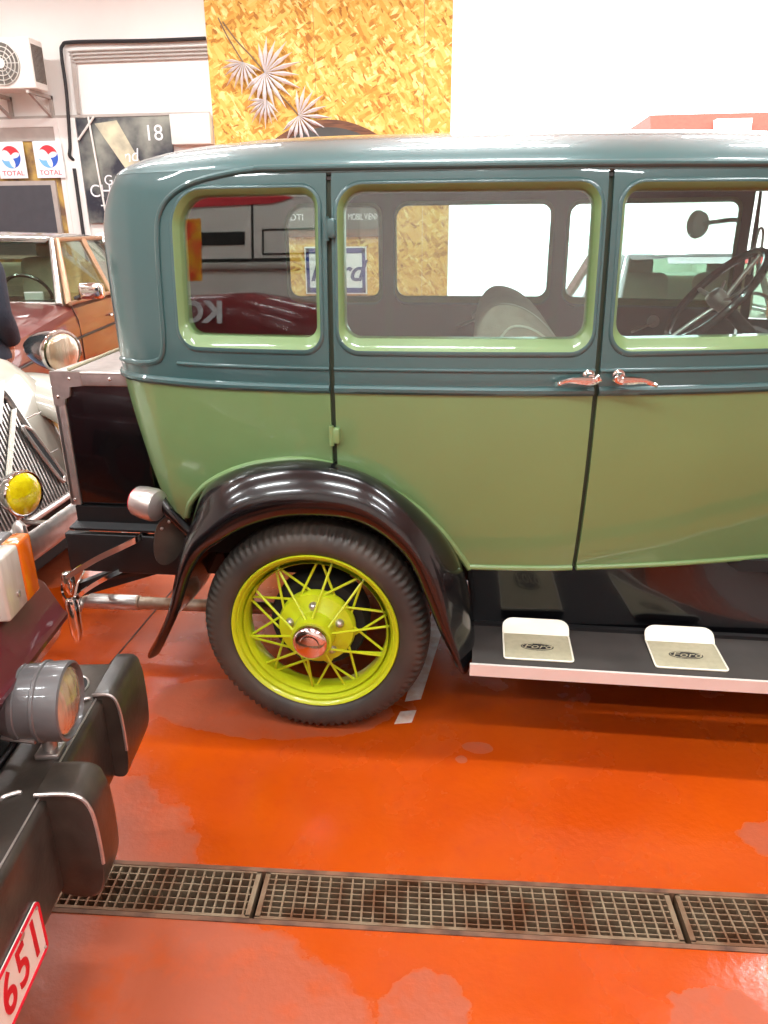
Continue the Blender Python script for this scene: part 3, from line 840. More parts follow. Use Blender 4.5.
last = roof_ring(1.56); n = len(last)
roof = mb.build('roof', ['teal', 'dark_trim'], car, smooth=60)
for far in (False, True):
    bead('drip_moulding', [(sX(-.13)+(SMAX-sX(-.13))*k/90, 1.690) for k in range(91)], .009, 'teal', roof, far, .004)

# floor of the cabin, firewall, interior
mb = MB(); mb.box2((-.45, .27, .52), (1.5, 1.29, .56)); mb.box2((-.62, .34, .60), (-.40, 1.22, .64)); mb.box2((-.46, .27, .56), (-.42, 1.29, .95)); mb.build('cabin_floor', 'under', car, smooth=0)
mb = MB(); mb.box2((1.52, .38, .56), (1.56, 1.18, 1.17)); mb.build('dashboard', 'dark_trim', car, smooth=0)
# pleated front bench
def pleat_seat(name, prof, y0, y1, n):
    rings = []
    for k in range(n*4+1):
        y = y0+(y1-y0)*k/(n*4); d = .020*abs(math.sin(math.pi*k/4)); e = min(1, min(k, n*4-k)/3.0); e = .80+.2*math.sin(e*math.pi/2)
        cx = sum(p[0] for p in prof)/len(prof); cz = sum(p[1] for p in prof)/len(prof)
        rings.append([((px-cx)*(e-.05+d*4.5)+cx, y, (pz-cz)*(e-.03+d*2.2)+cz) for px, pz in prof])
    o = MB().loft(rings).build(name, 'seat', car, smooth=50)
    if n > 10 and 'back' in name:
        pp_ = MB(); cx = sum(p[0] for p in prof)/len(prof); cz = sum(p[1] for p in prof)/len(prof)
        ax_, az_ = .735, 1.08; end = []
        for f_, dy in ((.80, 0), (.70, -.022), (.58, -.038), (.46, -.048), (.33, -.054), (.2, -.058)):
            end.append([(ax_+((px-cx)*.97+cx-ax_)*f_*1.12, y0+dy, az_+((pz-cz)*.98+cz-az_)*f_*1.12) for px, pz in prof])
        MB().loft(end).build('seat_end_pad', 'seat', o, smooth=50)
        for ring_ in end[1:]: pp_.tube(ring_, .004, seg=6, loop=True)
        for k in range(0, n*4+1, 4):
            y = y0+(y1-y0)*k/(n*4); e = 1.0 if 0 < k < n*4 else .80
            pp_.tube([((px-cx)*(e-.03)+cx, y, (pz-cz)*(e-.02)+cz) for px, pz in prof], .006, seg=6, loop=True)
        pp_.build('seat_piping', 'pad_white', o)
    return o
pf = [(p.x, p.y) for p in cr([(.50, .62, 0), (.475, .9, 0), (.465, 1.15, 0), (.478, 1.26, 0), (.525, 1.318, 0), (.60, 1.312, 0), (.675, 1.262, 0), (.735, 1.185, 0), (.785, 1.09, 0), (.78, .95, 0), (.79, .7, 0), (.7, .6, 0)], 5, True)]
pleat_seat('front_seat_back', pf, .34, 1.22, 11)
pleat_seat('front_seat_cushion', [(p.x, p.y) for p in cr([(.72, .60, 0), (.72, .86, 0), (.80, .92, 0), (1.1, .92, 0), (1.17, .85, 0), (1.15, .6, 0)], 5, True)], .36, 1.2, 11)
pleat_seat('rear_seat_back', [(p.x, p.y) for p in cr([(-.40, .62, 0), (-.44, 1.06, 0), (-.38, 1.10, 0), (-.3, 1.03, 0), (-.22, .66, 0)], 5, True)], .34, 1.22, 11)
# steering wheel (right hand drive), inclined
c = Vector((1.192, .50, 1.337)); ax = Vector((-.735, -.06, .67)).normalized(); u = Vector((.67, -.02, .74)); u = (u-ax*u.dot(ax)).normalized(); v = ax.cross(u)
RW = .175
ring = [c + (u*math.cos(2*math.pi*k/48)+v*math.sin(2*math.pi*k/48))*RW for k in range(48)]
sw = MB().tube(ring, .0125, seg=10, loop=True).build('steering_wheel', 'black_gloss', car)
sp = MB()
for a in (0, 90, 180, 270): sp.tube([c-ax*.03, c-ax*.012+(u*math.cos(R(a))+v*math.sin(R(a)))*RW*.5, c+(u*math.cos(R(a))+v*math.sin(R(a)))*RW], .0075, seg=8)
sp.build('wheel_spokes', 'nickel', sw)
MB().lathe([(-.06, .022), (-.01, .03), (.012, .026), (.02, .001)], c, ax, seg=20).build('horn_button', 'nickel', sw)
lv = MB(); 
for sgn in (1, -1): lv.tube([c-ax*.02, c-ax*.02+v*sgn*.05+u*.02, c-ax*.015+v*sgn*.09+u*.06], .005, seg=6)
lv.build('control_levers', 'nickel', sw)
MB().tube([c-ax*.03, c-ax*.62], .02, seg=12).build('steering_column', 'black', car)
# interior door furniture on the far side
for x in (1.21, .47):
    p = mir(P(sX(x), 1.165, -.03)); k = MB(); k.lathe([(0, .026), (.012, .024), (.018, .012), (.03, .008)], p, (0, -1, 0), seg=18)
    k.tube([p+Vector((0, -.025, 0)), p+Vector((-.045, -.03, -.02)), p+Vector((-.09, -.032, -.04))], .006, seg=8); k.build('window_crank', 'nickel', car)
p = mir(P(sX(1.545), 1.36, -.03))
MB().tube(cr([p+Vector((-.012, -.008, 0)), p+Vector((-.010, -.02, .14)), p+Vector((0, -.02, .17)), p+Vector((.012, -.02, .14)), p+Vector((.016, -.008, 0))], 5), .005, seg=8).build('pillar_handle', 'nickel', car)
# far side rear view mirror on its arm
p = mir(P(sX(1.50), 1.56)); mm = MB()
mm.tube([p, p+Vector((-.05, .05, .0)), p+Vector((-.13, .12, -.012))], .009, seg=8)
mm.lathe([(-.012, .001), (-.010, .052), (.004, .055), (.006, .05)], p+Vector((-.15, .13, -.015)), (-1, -.6, 0), seg=24)
mm.build('rear_view_mirror', 'gunmetal', car)

# cowl, windscreen, bonnet, radiator, front fenders (beyond the right edge of the picture)
def front_ring(x, hw, z0, z1, r=.12):
    pts = rrect(YC-hw, z0, YC+hw, z1, [.02, .02, r, r], 6); return [(x, y, z) for y, z in pts]
MB().loft([front_ring(1.70, .45, .56, 1.19), front_ring(1.95, .40, .56, 1.17), front_ring(2.50, .30, .58, 1.13), ]).build('bonnet', 'green', car)
MB().loft([front_ring(2.50, .29, .5, 1.12), front_ring(2.55, .30, .48, 1.15), front_ring(2.62, .29, .48, 1.14)]).build('radiator_shell', 'nickel', car)
ws = MB()
fr_ = [(1.60, y, z) for y, z in rrect(.34, 1.19, 1.22, 1.69, .04, 4)]; fi = [(1.60, y, z) for y, z in rrect(.375, 1.23, 1.185, 1.655, .03, 4)]
f2 = [(1.63, p[1], p[2]) for p in fi]; g2 = [(1.63, p[1], p[2]) for p in fr_]
ws.loft([fr_, fi, f2, g2], 0, True, False, True); wf = ws.build('windscreen_frame', 'teal', car)
MB().box2((1.612, .37, 1.225), (1.618, 1.19, 1.66)).build('windscreen_glass', 'glass', wf, smooth=0)

# ---- wheel
def wheel(x, y0, sgn, name='wheel'):
    """tyre outer face at y0; sgn +1 = the hub side looks towards -Y"""
    o = Vector((x, y0, .36)); ax = (0, sgn, 0)
    prof = [(.030, .262), (.012, .272), (.004, .290), (.001, .308), (.005, .322), (.008, .334), (.018, .347), (.034, .356), (.050, .3595), (.075, .360), (.100, .3595), (.116, .356), (.130, .345), (.138, .334), (.146, .31), (.146, .29), (.138, .272), (.12, .262)]
    NS = 360
    def wob(i, k):
        if 4 <= i <= 7 and (k % 4) >= 2: return ((0, 0), (-.001, .004), (-.004, .006), (-.007, .004))[i-4]
        if 10 <= i <= 13 and (k % 4) >= 2: return (-.005, 0)
        return (0, 0)
    tyre = MB().lathe(prof, o, ax, 0, NS, wob).build(name, 'rubber', car, smooth=40)
    rim = MB().lathe([(.022, .253), (.014, .258), (.012, .264), (.018, .267), (.026, .262), (.026, .248), (.040, .240), (.055, .232), (.095, .230), (.110, .242), (.126, .248), (.132, .264), (.136, .26), (.128, .236), (.100, .222), (.050, .223), (.034, .232)], o, ax, 0, 96).build('wheel_rim', 'lime', tyre, smooth=50)
    hub = MB().lathe([(-.030, .056), (-.030, .063), (-.022, .066), (.012, .066), (.030, .068), (.040, .086), (.046, .118), (.060, .124), (.075, .124), (.080, .10), (.08, .001)], o, ax, 0, 64).build('wheel_hub', 'lime', tyre, smooth=45)
    MB().lathe([(-.030, .056), (-.040, .057), (-.050, .052), (-.056, .042), (-.057, .032), (-.061, .030), (-.063, .018), (-.064, .001)], o, ax, 0, 40).build('hub_cap', 'chrome', tyre)
    for k in range(5):
        a = R(72*k+20); q = o + Vector((.083*math.cos(a), sgn*.040, .083*math.sin(a)))
        MB().lathe([(.006, .0145), (-.006, .0145), (-.012, .011), (-.017, .006), (-.018, .001)], q, ax, 0, 12).build('lug_nut', 'nickel', tyre)
    spk = MB()
    def pt(r, a, h): return o + Vector((r*math.cos(a), sgn*h, r*math.sin(a)))
    for k in range(10):                              # outer row from the hub nose, slightly tangential
        a = R(36*k+8); s_ = R(17 if k % 2 else -17)
        spk.tube([pt(.058, a-s_*.6, -.012), pt(.232, a+s_*.25, .060)], .0042, seg=7)
    for k in range(20):                              # inner rows from the big flange, crossing
        a = R(18*k+5); s_ = R(26 if k % 2 else -26)
        spk.tube([pt(.119, a, .066 if k % 2 else .054), pt(.229, a+s_, .070)], .0042, seg=7)
    spk.build('wire_spokes', 'lime', tyre)
    MB().lathe([(.085, .001), (.085, .150), (.10, .158), (.17, .158), (.175, .12), (.175, .001)], o, ax, 0, 48).build('brake_drum', 'under', tyre)
    return tyre
wheel(0, 0.0, 1); wheel(0, 2*YC, -1); wheel(2.63, 0.0, 1); wheel(2.63, 2*YC, -1)

# ---- fenders
FM = [(-.556, .03, .255), (-.520, .02, .310), (-.460, .01, .425), (-.420, .00, .555), (-.372, -.01, .675), (-.305, -.015, .760), (-.215, -.015, .840), (-.095, -.015, .882), (.045, -.015, .893),
      (.175, -.015, .868), (.280, -.015, .795), (.360, -.015, .690), (.412, -.01, .570), (.447, -.01, .440), (.474, -.01, .335), (.484, -.01, .282)]
FL = [(-.520, -.02, .262), (-.478, -.035, .335), (-.420, -.04, .450), (-.378, -.04, .560), (-.328, -.04, .640), (-.262, -.04, .690), (-.180, -.04, .740), (-.070, -.04, .776), (.045, -.04, .784),
      (.150, -.04, .772), (.240, -.04, .722), (.310, -.04, .645), (.362, -.04, .525), (.400, -.04, .425), (.436, -.035, .340), (.456, -.03, .288)]
FI = [(-.535, .36, .272), (-.480, .37, .340), (-.415, .34, .460), (-.380, .28, .580), (-.375, .22, .690), (-.352, .135, .792), (-.24, .115, .862), (-.12, .10, .893), (.01, .095, .901),
      (.14, .095, .868), (.25, .095, .812), (.335, .10, .745), (.405, .105, .665), (.452, .12, .570), (.482, .16, .42), (.486, .19, .30)]
def fender(dx, far, flip=False, m='black_gloss', name='fender'):
    a, b, c = (cr(q, 5) for q in (FL, FM, FI))
    rings = []
    for p, q, s in zip(a, b, c):
        k = (p-q).length
        ip = p + Vector((0, .016, 0)) + (Vector((0, 0, .36))-Vector((p.x, 0, p.z))).normalized()*Vector((.012, .012, .012)).x
        ctrl = [ip, p + Vector((0, -.004, 0)), p.lerp(q, .45)+Vector((0, -.026, 0)), q, q.lerp(s, .5)+(q-Vector((0, q.y, .36))).normalized()*.016, s]
        rings.append(cr(ctrl, 4))
    if flip: rings = [[Vector((-p.x, p.y, p.z)) for p in r_] for r_ in rings]
    rings = [[Vector((p.x+dx, p.y, p.z)) for p in r_] for r_ in rings]
    if far: rings = [[mir(p) for p in r_] for r_ in rings]
    o = MB().loft(rings, 0, False, False).build(name, m, car, smooth=70)
    md = o.modifiers.new('thickness', 'SOLIDIFY'); md.thickness = .004; md.offset = -1 if (far == flip) else 1
    return o
fender(0, False); fender(0, True); fender(2.63, False, True); fender(2.63, True, True)

# ---- running board, apron, step plates
for far in (False, True):
    f_ = (lambda v: mir(Vector(v))) if far else (lambda v: Vector(v))
    def bx(mb, a, b, mi=0):
        a, b = f_(a), f_(b); return mb.box2(a, b, mi)
    rb = MB(); bx(rb, (.492, -.048, .296), (2.16, .205, .324)); rb = rb.build('running_board', 'mat_rubber', car, smooth=0)
    e = MB(); bx(e, (.486, -.056, .288), (2.17, -.047, .327)); e.build('edge_strip', 'alu', rb, smooth=0)
    ap = MB()
    prof = [(.203, .30), (.203, .345), (.196, .37), (.186, .45), (.172, .53), (.164, .560), (.20, .56), (.22, .30)]
    def apr(x):
            yt = P(sX(min(x, 1.7)), .556).y+.012+max(x-1.7, 0)*.3; yb = .200+max(x-.6, 0)*.035
            return [f_((x, yb+(yt-yb)*((z-.33)/.23 if z > .33 else 0)**1.6 + (.03 if i > 5 else 0), z)) for i, (y, z) in enumerate(prof)]
    ap.loft([apr(.47+k*.1) for k in range(17)])
    ap.build('splash_apron', 'black_gloss', rb)
    vv = MB(); bx(vv, (.496, .185, .324), (2.15, .205, .336)); vv.build('board_rib', 'black', rb, smooth=0)
    for x0, w_ in ((.588, .205), (1.030, .205)):
        pl = MB(); b0 = .327
        lp = rrect(x0, -.012, x0+w_, .142, .010, 3)
        n = len(lp); pl.add([f_((x, y, .324)) for x, y in lp]+[f_((x, y, .3285)) for x, y in lp], [tuple(range(n))[::-1], tuple(range(n, 2*n))]+[(i, (i+1) % n, n+(i+1) % n, n+i) for i in range(n)])
        st = pl.build('step_plate', 'pad', car, smooth=0)
        # upturned scuff lip at the back of the plate
        lipx = rrect(0, 0, w_+.004, .062, [.001, .001, .035, .035], 5)
        lp2 = [(x0-.002+a, .138+.016*math.sin(min(b_/.06, 1)*1.2)+b_*.36, .329+b_*.60) for a, b_ in lipx]
        n = len(lp2); l2 = MB(); l2.add([f_(p) for p in lp2]+[f_((p[0], p[1]+.004, p[2]-.003)) for p in lp2], [tuple(range(n)), tuple(range(n, 2*n))[::-1]]+[(i, (i+1) % n, n+(i+1) % n, n+i) for i in range(n)])
        lab(l2.build('scuff_lip', 'pad_white', st, smooth=0), 'white upturned lip')
        bd = MB(); bd.tube([f_((x, y, .329)) for x, y in lp], .0028, seg=6, loop=True); bd.build('plate_rim', 'pad_white', st)
        cx, cy = x0+w_/2, .064
        ov = MB()
        el = [(cx+.050*math.cos(a*math.pi/16), cy+.021*math.sin(a*math.pi/16)) for a in range(32)]
        n = 32; ov.add([f_((x, y, .3285)) for x, y in el]+[f_((x, y, .3295)) for x, y in el], [tuple(range(n))[::-1], tuple(range(n, 2*n))]+[(i, (i+1) % n, n+(i+1) % n, n+i) for i in range(n)])
        ov.build('plate_oval', 'ink', st, smooth=0)
        if not far:
            bl = MB(); bl.tube([f_((cx+.046*math.cos(a*math.pi/16), cy+.0178*math.sin(a*math.pi/16), .3296)) for a in range(32)], .0010, seg=4, loop=True); bl.build('oval_outline', 'pad', st)
            text('plate_lettering', 'Ford', .036, 'pad', st, (cx, cy, .3300), (1, 0, 0), (0, 1, 0), shear=.35, ext=.0003, sx=1.25)

# ---- handles and hinges
def handle(x, sgn, par):
    p = P(sX(x), 1.150, .002); n = PN(sX(x), 1.15)
    h = MB()
    h.lathe([(0, .017), (.006, .017), (.010, .011), (.034, .009)], p+Vector((0, 0, .012)), n, 0, 20)
    o = h.build('door_handle', 'chrome', par)
    q = p + n*.036 + Vector((0, 0, .010))
    d = Vector((sgn, 0, 0))
    l = MB(); pts = cr([q-d*.022+Vector((0, 0, .004)), q-d*.006+Vector((0, 0, -.006)), q+d*.02+Vector((0, 0, -.006)), q+d*.055+Vector((0, 0, -.006)), q+d*.082+Vector((0, 0, -.014)), q+d*.092+Vector((0, -.004, -.017))], 5)
    rr = [.012, .013, .012, .011, .011, .011, .012, .012, .012, .012, .011, .011, .010, .009, .009, .008, .0075, .007, .007, .0065, .0065, .006, .0065, .007, .0075, .008]
    l.tube(pts, rr[:len(pts)], seg=10); l.build('handle_lever', 'chrome', o)
rd = [o for o in car.children if o.name.startswith('rear_door')][0]
fd = [o for o in car.children if o.name.startswith('front_door')][0]
handle(.775, -1, rd); handle(.856, 1, fd)
for z, hgt, nm in ((1.541, .050, 'teal'), (.985, .048, 'green_trim')):
    p = P(sD1+.006, z, .008); MB().box(p, (.028, .022, hgt), bev=.006).build('door_hinge', nm, rd)
    MB().tube([p+Vector((-.010, -.006, -hgt*.6)), p+Vector((-.010, -.006, hgt*.6))], .007, seg=10).build('hinge_pin', nm, rd)

# ---- luggage trunk on its rack, tail lamp, bumper, exhaust, chassis
TX0, TX1, TY0, TY1, TZ0, TZ1 = -.904, -.60, .31, 1.25, .648, 1.105
tr = MB().box2((TX0, TY0, TZ0), (TX1, TY1, TZ1), bev=.012).build('luggage_trunk', 'black_gloss', car)
lab(tr, 'black luggage trunk with chrome edging')
tm = MB()
tm.box2((TX0-.006, TY0-.007, 1.066), (TX1, TY0+.01, 1.112), bev=.004)
tm.box2((TX0-.007, TY0-.007, TZ0), (TX0+.030, TY0+.01, 1.112), bev=.004)
tm.box2((TX0-.006, TY0-.007, 1.098), (TX1, TY1, 1.111), bev=.004)
tm.box2((TX0-.007, TY0-.007, TZ0), (TX0+.01, TY0+.04, 1.11), bev=.003)
corner = [(TX0-.006, TY0-.010, 1.112), (TX0-.006, TY0-.010, 1.000), (TX0+.030, TY0-.010, 1.000), (TX0+.036, TY0-.010, 1.022), (TX0+.052, TY0-.010, 1.030), (TX0+.058, TY0-.010, 1.062), (TX0+.10, TY0-.010, 1.066), (TX0+.10, TY0-.010, 1.112)]
tm.prism(corner, (0, .012, 0)); tm.build('chrome_edging', 'nickel', tr, smooth=30)
rv = MB()
for p in ((TX0+.012, 1.03), (TX0+.012, .67), (TX0+.06, 1.09), (TX0+.2, 1.09)): rv.lathe([(0, .006), (.004, .005), (.006, .001)], (p[0], TY0-.009, p[1]), (0, -1, 0), 0, 10)
rv.build('rivets', 'chrome', tr)
MB().tube([(TX0+.05, TY0+.01, 1.115), (TX0+.16, TY0+.14, 1.16), (TX1-.02, TY0+.2, 1.20)], .006, seg=8).build('luggage_strap', 'pad', tr)
MB().box2((TX0+.01, .30, .585), (-.42, 1.26, .646)).build('rack_rail', 'black', car, smooth=0)
rk = MB(); rk.prism([(TX0-.005, .265, .578), (-.44, .265, .578), (-.44, .34, .602), (TX0+.01, .34, .602)], (0, 0, -.008)); rk.build('rack_tray', 'black', car, smooth=0)
MB().box2((-.935, .27, .41), (-.45, .30, .555), bev=.006).build('rear_valance', 'black', car)
rl = MB(); rl.prism([(-.95, .30, .285), (-.95, .30, .335), (-.62, .32, .47), (-.38, .32, .48), (-.38, .32, .40), (-.60, .32, .40)], (0, .04, 0)); rl.build('bumper_arm', 'black', car, smooth=0)
# bumperette: chrome spring blades bowed back to the end bolts
bl = MB()
def blade(pts, h, t=.007):
    pts = [p + Vector((.055, 0, .02)) for p in cr(pts, 8)]; rings = []
    for i, p in enumerate(pts):
        d = (pts[min(i+1, len(pts)-1)]-pts[max(i-1, 0)]); d.z = 0; d.normalize(); n = Vector((-d.y, d.x, 0))*t/2
        rings.append([p+n+Vector((0, 0, -h/2)), p-n+Vector((0, 0, -h/2)), p-n+Vector((0, 0, h/2)), p+n+Vector((0, 0, h/2))])
    bl.loft(rings)
blade([(-.70, .30, .545), (-.715, .262, .53), (-.77, .235, .505), (-.86, .20, .465), (-.945, .16, .41), (-.955, .145, .36), (-.935, .14, .325)], .022)
blade([(-.73, .34, .42), (-.85, .24, .38), (-.92, .19, .34), (-.935, .15, .315)], .018)
blade([(-.935, .12, .290), (-.95, .20, .295), (-.985, .31, .31), (-1.02, .5, .31), (-1.03, .78, .31)], .055)
blade([(-.925, .12, .245), (-.945, .20, .25), (-.985, .31, .26), (-1.02, .5, .265), (-1.03, .78, .265)], .040)
bp_ = bl.build('rear_bumper', 'chrome', car)
for p, h in (((-.856, .118, .300), .155), ((-.905, .20, .395), .08)):
    MB().lathe([(-h/2, .001), (-h/2, .012), (-h/2+.03, .020), (h/2-.012, .022), (h/2, .018), (h/2+.002, .001)], p, (0, 0, 1), 0, 20).build('bumper_bolt', 'chrome', bp_)
MB().lathe([(0, .020), (0, .028), (.004, .029), (.235, .029), (.24, .024), (.27, .026), (.30, .024), (1.1, .024), (1.1, .001)], (-1.045, .5, .165), (1, 0, .012), 0, 24).build('exhaust_pipe', 'rust_pipe', car)
MB().lathe([(-.004, .020), (-.004, .0292), (.0, .0305), (.225, .0305), (.235, .026)], (-1.045, .5, .165), (1, 0, .012), 0, 24).build('exhaust_tip', 'nickel', car)
c0 = Vector((-.515, .08, .748))
ta = MB().tube(cr([c0+Vector((.02, .02, .02)), (-.46, .09, .72), (-.42, .10, .665), (-.385, .10, .635)], 6), [.018]*7+[.017]*6+[.016]*6, seg=12).build('lamp_arm', 'black_gloss', car)
tl = MB().lathe([(-.055, .001), (-.053, .036), (-.045, .047), (-.02, .051), (.015, .052), (.030, .048), (.038, .030), (.04, .001)], c0, (.93, -.25, -.10), 0, 36).build('tail_lamp', 'nickel', ta)
MB().lathe([(-.062, .001), (-.060, .03), (-.052, .042), (-.05, .042)], c0, (.93, -.25, -.10), 0, 24).build('tail_lens', 'logo_red', tl)
lf = [(-.515, .665), (-.527, .62), (-.532, .575), (-.525, .540), (-.502, .528), (-.47, .55), (-.448, .60), (-.44, .66), (-.455, .70), (-.49, .69)]
lf = [(p.x, p.y) for p in cr([(x, z, 0) for x, z in lf], 4, True)]
pl = MB(); pl.prism([(x, .10+(x+.53)*.5, z) for x, z in lf], (.004, -.005, 0)); pl.build('lamp_bracket', 'bumper', ta, smooth=20)
bo = MB()
for x, z in ((-.50, .655), (-.478, .675)): bo.lathe([(0, .006), (.004, .005), (.006, .001)], (x, .10+(x+.53)*.5-.006, z), (.3, -1, 0), 0, 10)
bo.build('bracket_bolts', 'nickel', ta)
ch_ = MB()
for y in (.40, 1.12): ch_.box2((-.55, y, .38), (2.9, y+.05, .50))
ch_.box2((-.50, .4, .40), (-.45, 1.17, .48)); ch_.build('chassis_rail', 'under', car, smooth=0)
ax_ = MB().tube([(0, .12, .36), (0, .62, .36)], .04, seg=16); ax_.tube([(0, .94, .36), (0, 1.44, .36)], .04, seg=16)
ax_.lathe([(-.12, .05), (-.08, .12), (0, .155), (.08, .12), (.12, .05)], (0, YC, .36), (0, 1, 0), 0, 24); ax_.build('rear_axle', 'under', car)
MB().tube([(2.63, .12, .36), (2.63, 1.44, .36)], .03, seg=12).build('front_axle', 'under', car)
MB().box2((2.0, .5, .42), (2.5, 1.06, .56)).build('engine_sump', 'under', car, smooth=0)
for y0 in (.24, 1.29): MB().box2((-.42, y0, .52), (.45, y0+.03, .9)).build('wheel_housing', 'under', car, smooth=0)
for y in (.52, 1.04): MB().lathe([(0, .001), (.0, .06), (.04, .105), (.10, .115), (.13, .12), (.135, .11), (.13, .001)], (2.62, y, .78), (1, 0, 0), 0, 32).build('headlamp', 'chrome', car)

# ================================================================== MAROON OFF-ROADER (front corner in the foreground)
Z0 = Vector((0, 0, 0))
jp = thing('off_road_car', 'dark maroon off-road car with black steel front bumper, cut off by the picture edge', 'car', (-1.6, -1.12, 0))
JY0, JY1 = -.43, -1.76
bm_ = MB().box2((-.490, JY1, .265), (-.352, JY0+.02, .500), bev=.018).build('front_bumper', 'bumper', jp)
bo = MB()
def staple(x, y, a):
    c = Vector((x, y, .5)); d = Vector((math.cos(a), math.sin(a), 0))*.016
    return cr([c-d-Vector((0, 0, .003)), c-d*.9+Vector((0, 0, .004)), c+d*.9+Vector((0, 0, .004)), c+d-Vector((0, 0, .003))], 4)
for x, y in ((-.425, -.90), (-.395, -.585)): MB().tube(staple(x, y, .5), .0045, seg=6).build('bumper_loop', 'nickel', bm_)
MB().lathe([(0, .050), (.003, .050), (.003, .001)], (-.455, -.525, .5), (0, 0, 1), 0, 28).build('bumper_hole', 'under', bm_)
MB().tube([Vector((-.455+.051*math.cos(a*.19), -.525+.051*math.sin(a*.19), .502)) for a in range(33)], .0025, seg=6, loop=True).build('hole_rim', 'nickel', bm_)
MB().tube([(-.366, JY1+.02, .5015), (-.366, JY0, .5015)], .0022, seg=5).build('bumper_seam', 'nickel', bm_)
def overrider(y0, y1, dx, dz):
    pr = cr([(-.372, 0, .512), (-.30, 0, .513), (-.252, 0, .508), (-.222, 0, .488), (-.208, 0, .44), (-.205, 0, .34), (-.212, 0, .27), (-.238, 0, .222), (-.29, 0, .212), (-.352, 0, .225)], 4)
    pr = [(-.372+(p.x+.372)*dx, p.z if p.z > .48 else .48-(.48-p.z)*dz) for p in pr] + [(-.352, .50), (-.372, .502)]
    cx, cz = -.30, .37
    rings = []
    for k, (t, sc) in enumerate(((0, .93), (.05, .985), (.14, 1), (.5, 1.01), (.86, 1), (.95, .985), (1, .93))):
        y = y0+(y1-y0)*t; rings.append([(cx+(x-cx)*(sc if x > -.34 else 1), y, cz+(z-cz)*(sc if z < .49 else 1-(1-sc)*.3)) for x, z in pr])
    o = MB().loft(rings).build('overrider', 'bumper', jp, smooth=40)
    e = [(x, y0-.001, z) for x, z in pr[:22]]
    MB().tube([Vector(p)+Vector((0, 0, .001)) for p in e], .004, seg=6).build('overrider_edge', 'nickel', o)
overrider(-.912, -.812, .66, .90); overrider(-.578, -.39, .36, .80)
MB().lathe([(-.02, .003), (.0, .004), (.002, .007), (.006, .006), (.008, .001)], (-.33, -.885, .425), (1, 0, 0), 0, 12).build('bumper_bolt', 'chrome', bm_)
# number plate, right-hand end in view
pl = MB(); lp = rrect(-1.39, .245, -1.023, .365, .010, 4)
pl.prism([(-.3505, y, z) for y, z in lp], (.004, 0, 0)); npl = pl.build('number_plate', 'white_plate', jp, smooth=0)
MB().tube([(-.3460, y, z) for y, z in rrect(-1.388, .247, -1.025, .363, .010, 4)], .0032, seg=6, loop=True).build('plate_border', 'red_plate', npl)
for ch_, y in (('1', -1.060), ('5', -1.112), ('6', -1.166)):
    text('plate_character', ch_, .118, 'red_plate', npl, (-.3455, y, .304), (0, 1, 0), (0, 0, 1), sx=.78, bold=.0015)
for y, z, rr in ((-1.034, .355, .003), (-1.034, .255, .003), (-1.095, .358, .008)):
    MB().lathe([(0, rr), (.002, rr), (.004, .001)], (-.346, y, z), (1, 0, 0), 0, 12).build('plate_screw', 'nickel', npl)
# spot lamp on the bumper
lc = Vector((-.338, -.765, .628)); la = Vector((1, .03, -.02)).normalized()
sl = MB().lathe([(-.178, .001), (-.176, .018), (-.168, .036), (-.154, .053), (-.134, .066), (-.105, .076), (-.100, .077), (-.098, .0795), (-.088, .0795), (-.086, .077), (-.055, .079), (-.052, .084), (-.046, .084), (-.044, .081), (-.010, .083), (.0, .082), (.003, .077), (-.004, .072), (-.012, .069), (-.015, .001)], lc, la, 0, 56).build('spot_lamp', 'lamp_grey', jp, smooth=35)
MB().lathe([(-.012, .070), (-.004, .069), (.004, .052), (.008, .028), (.009, .001)], lc, la, 0, 40).build('lamp_lens', 'lens', sl)
MB().tube([lc+Vector((-.125, -.055, -.048)), lc+Vector((-.07, -.062, -.052)), lc+Vector((-.055, -.063, -.053))], .006, seg=8).build('lamp_clip', 'nickel', sl)
MB().box2((lc.x-.085, lc.y-.028, .498), (lc.x-.035, lc.y+.028, .512), bev=.004).build('lamp_foot', 'nickel', sl)
MB().tube([lc+Vector((-.06, 0, -.122)), lc+Vector((-.06, 0, -.070))], .016, seg=12).build('lamp_post', 'nickel', sl)
MB().tube(cr([lc+Vector((-.12, -.01, -.08)), (-.475, -.78, .52), (-.50, -.82, .49), (-.52, -.86, .43)], 6), .005, seg=6).build('lamp_wire', 'cable', sl)
# front fenders with a ridge, bonnet, grille, body tub, wheels
FXS = .034
fp = [(-1.75, .80), (-.555, .806), (-.520, .800), (-.498, .782), (-.466, .712), (-.456, .702), (-.456, .692), (-.466, .682), (-.485, .640), (-.515, .604), (-.55, .590), (-.59, .60), (-.62, .70), (-1.40, .70), (-1.55, .42), (-1.75, .40)]
for y0, y1 in ((-.505, -.92), (-1.36, -1.76)):
    rings = []
    for t, d in ((0, .012), (.02, .003), (.06, 0), (.94, 0), (.98, .003), (1, .012)):
        rings.append([(x+FXS-(d if x > -.6 else 0), y0+(y1-y0)*t, z-(d if z > .7 else -d*.3)) for x, z in fp])
    MB().loft(rings).build('front_fender', 'maroon', jp, smooth=30)
MB().loft([[(x, y, z) for y, z in rrect(-1.14-hw, .60, -1.14+hw, zt, [.02, .02, .10, .10], 5)] for x, hw, zt in ((-.60, .215, .93), (-.64, .22, .97), (-1.2, .27, 1.0), (-1.75, .40, 1.02))]).build('bonnet', 'maroon', jp)
g = MB()
for k in range(8): g.box2((-.602, -1.31+k*.046, .62), (-.594, -1.29+k*.046, .90))
g.build('radiator_grille', 'black', jp, smooth=0)
MB().box2((-3.6, -1.78, .42), (-1.72, -.5, 1.0), bev=.03).build('body_tub', 'maroon', jp)
MB().box2((-3.3, -1.6, .38), (-.50, -.66, .50)).build('chassis', 'under', jp, smooth=0)
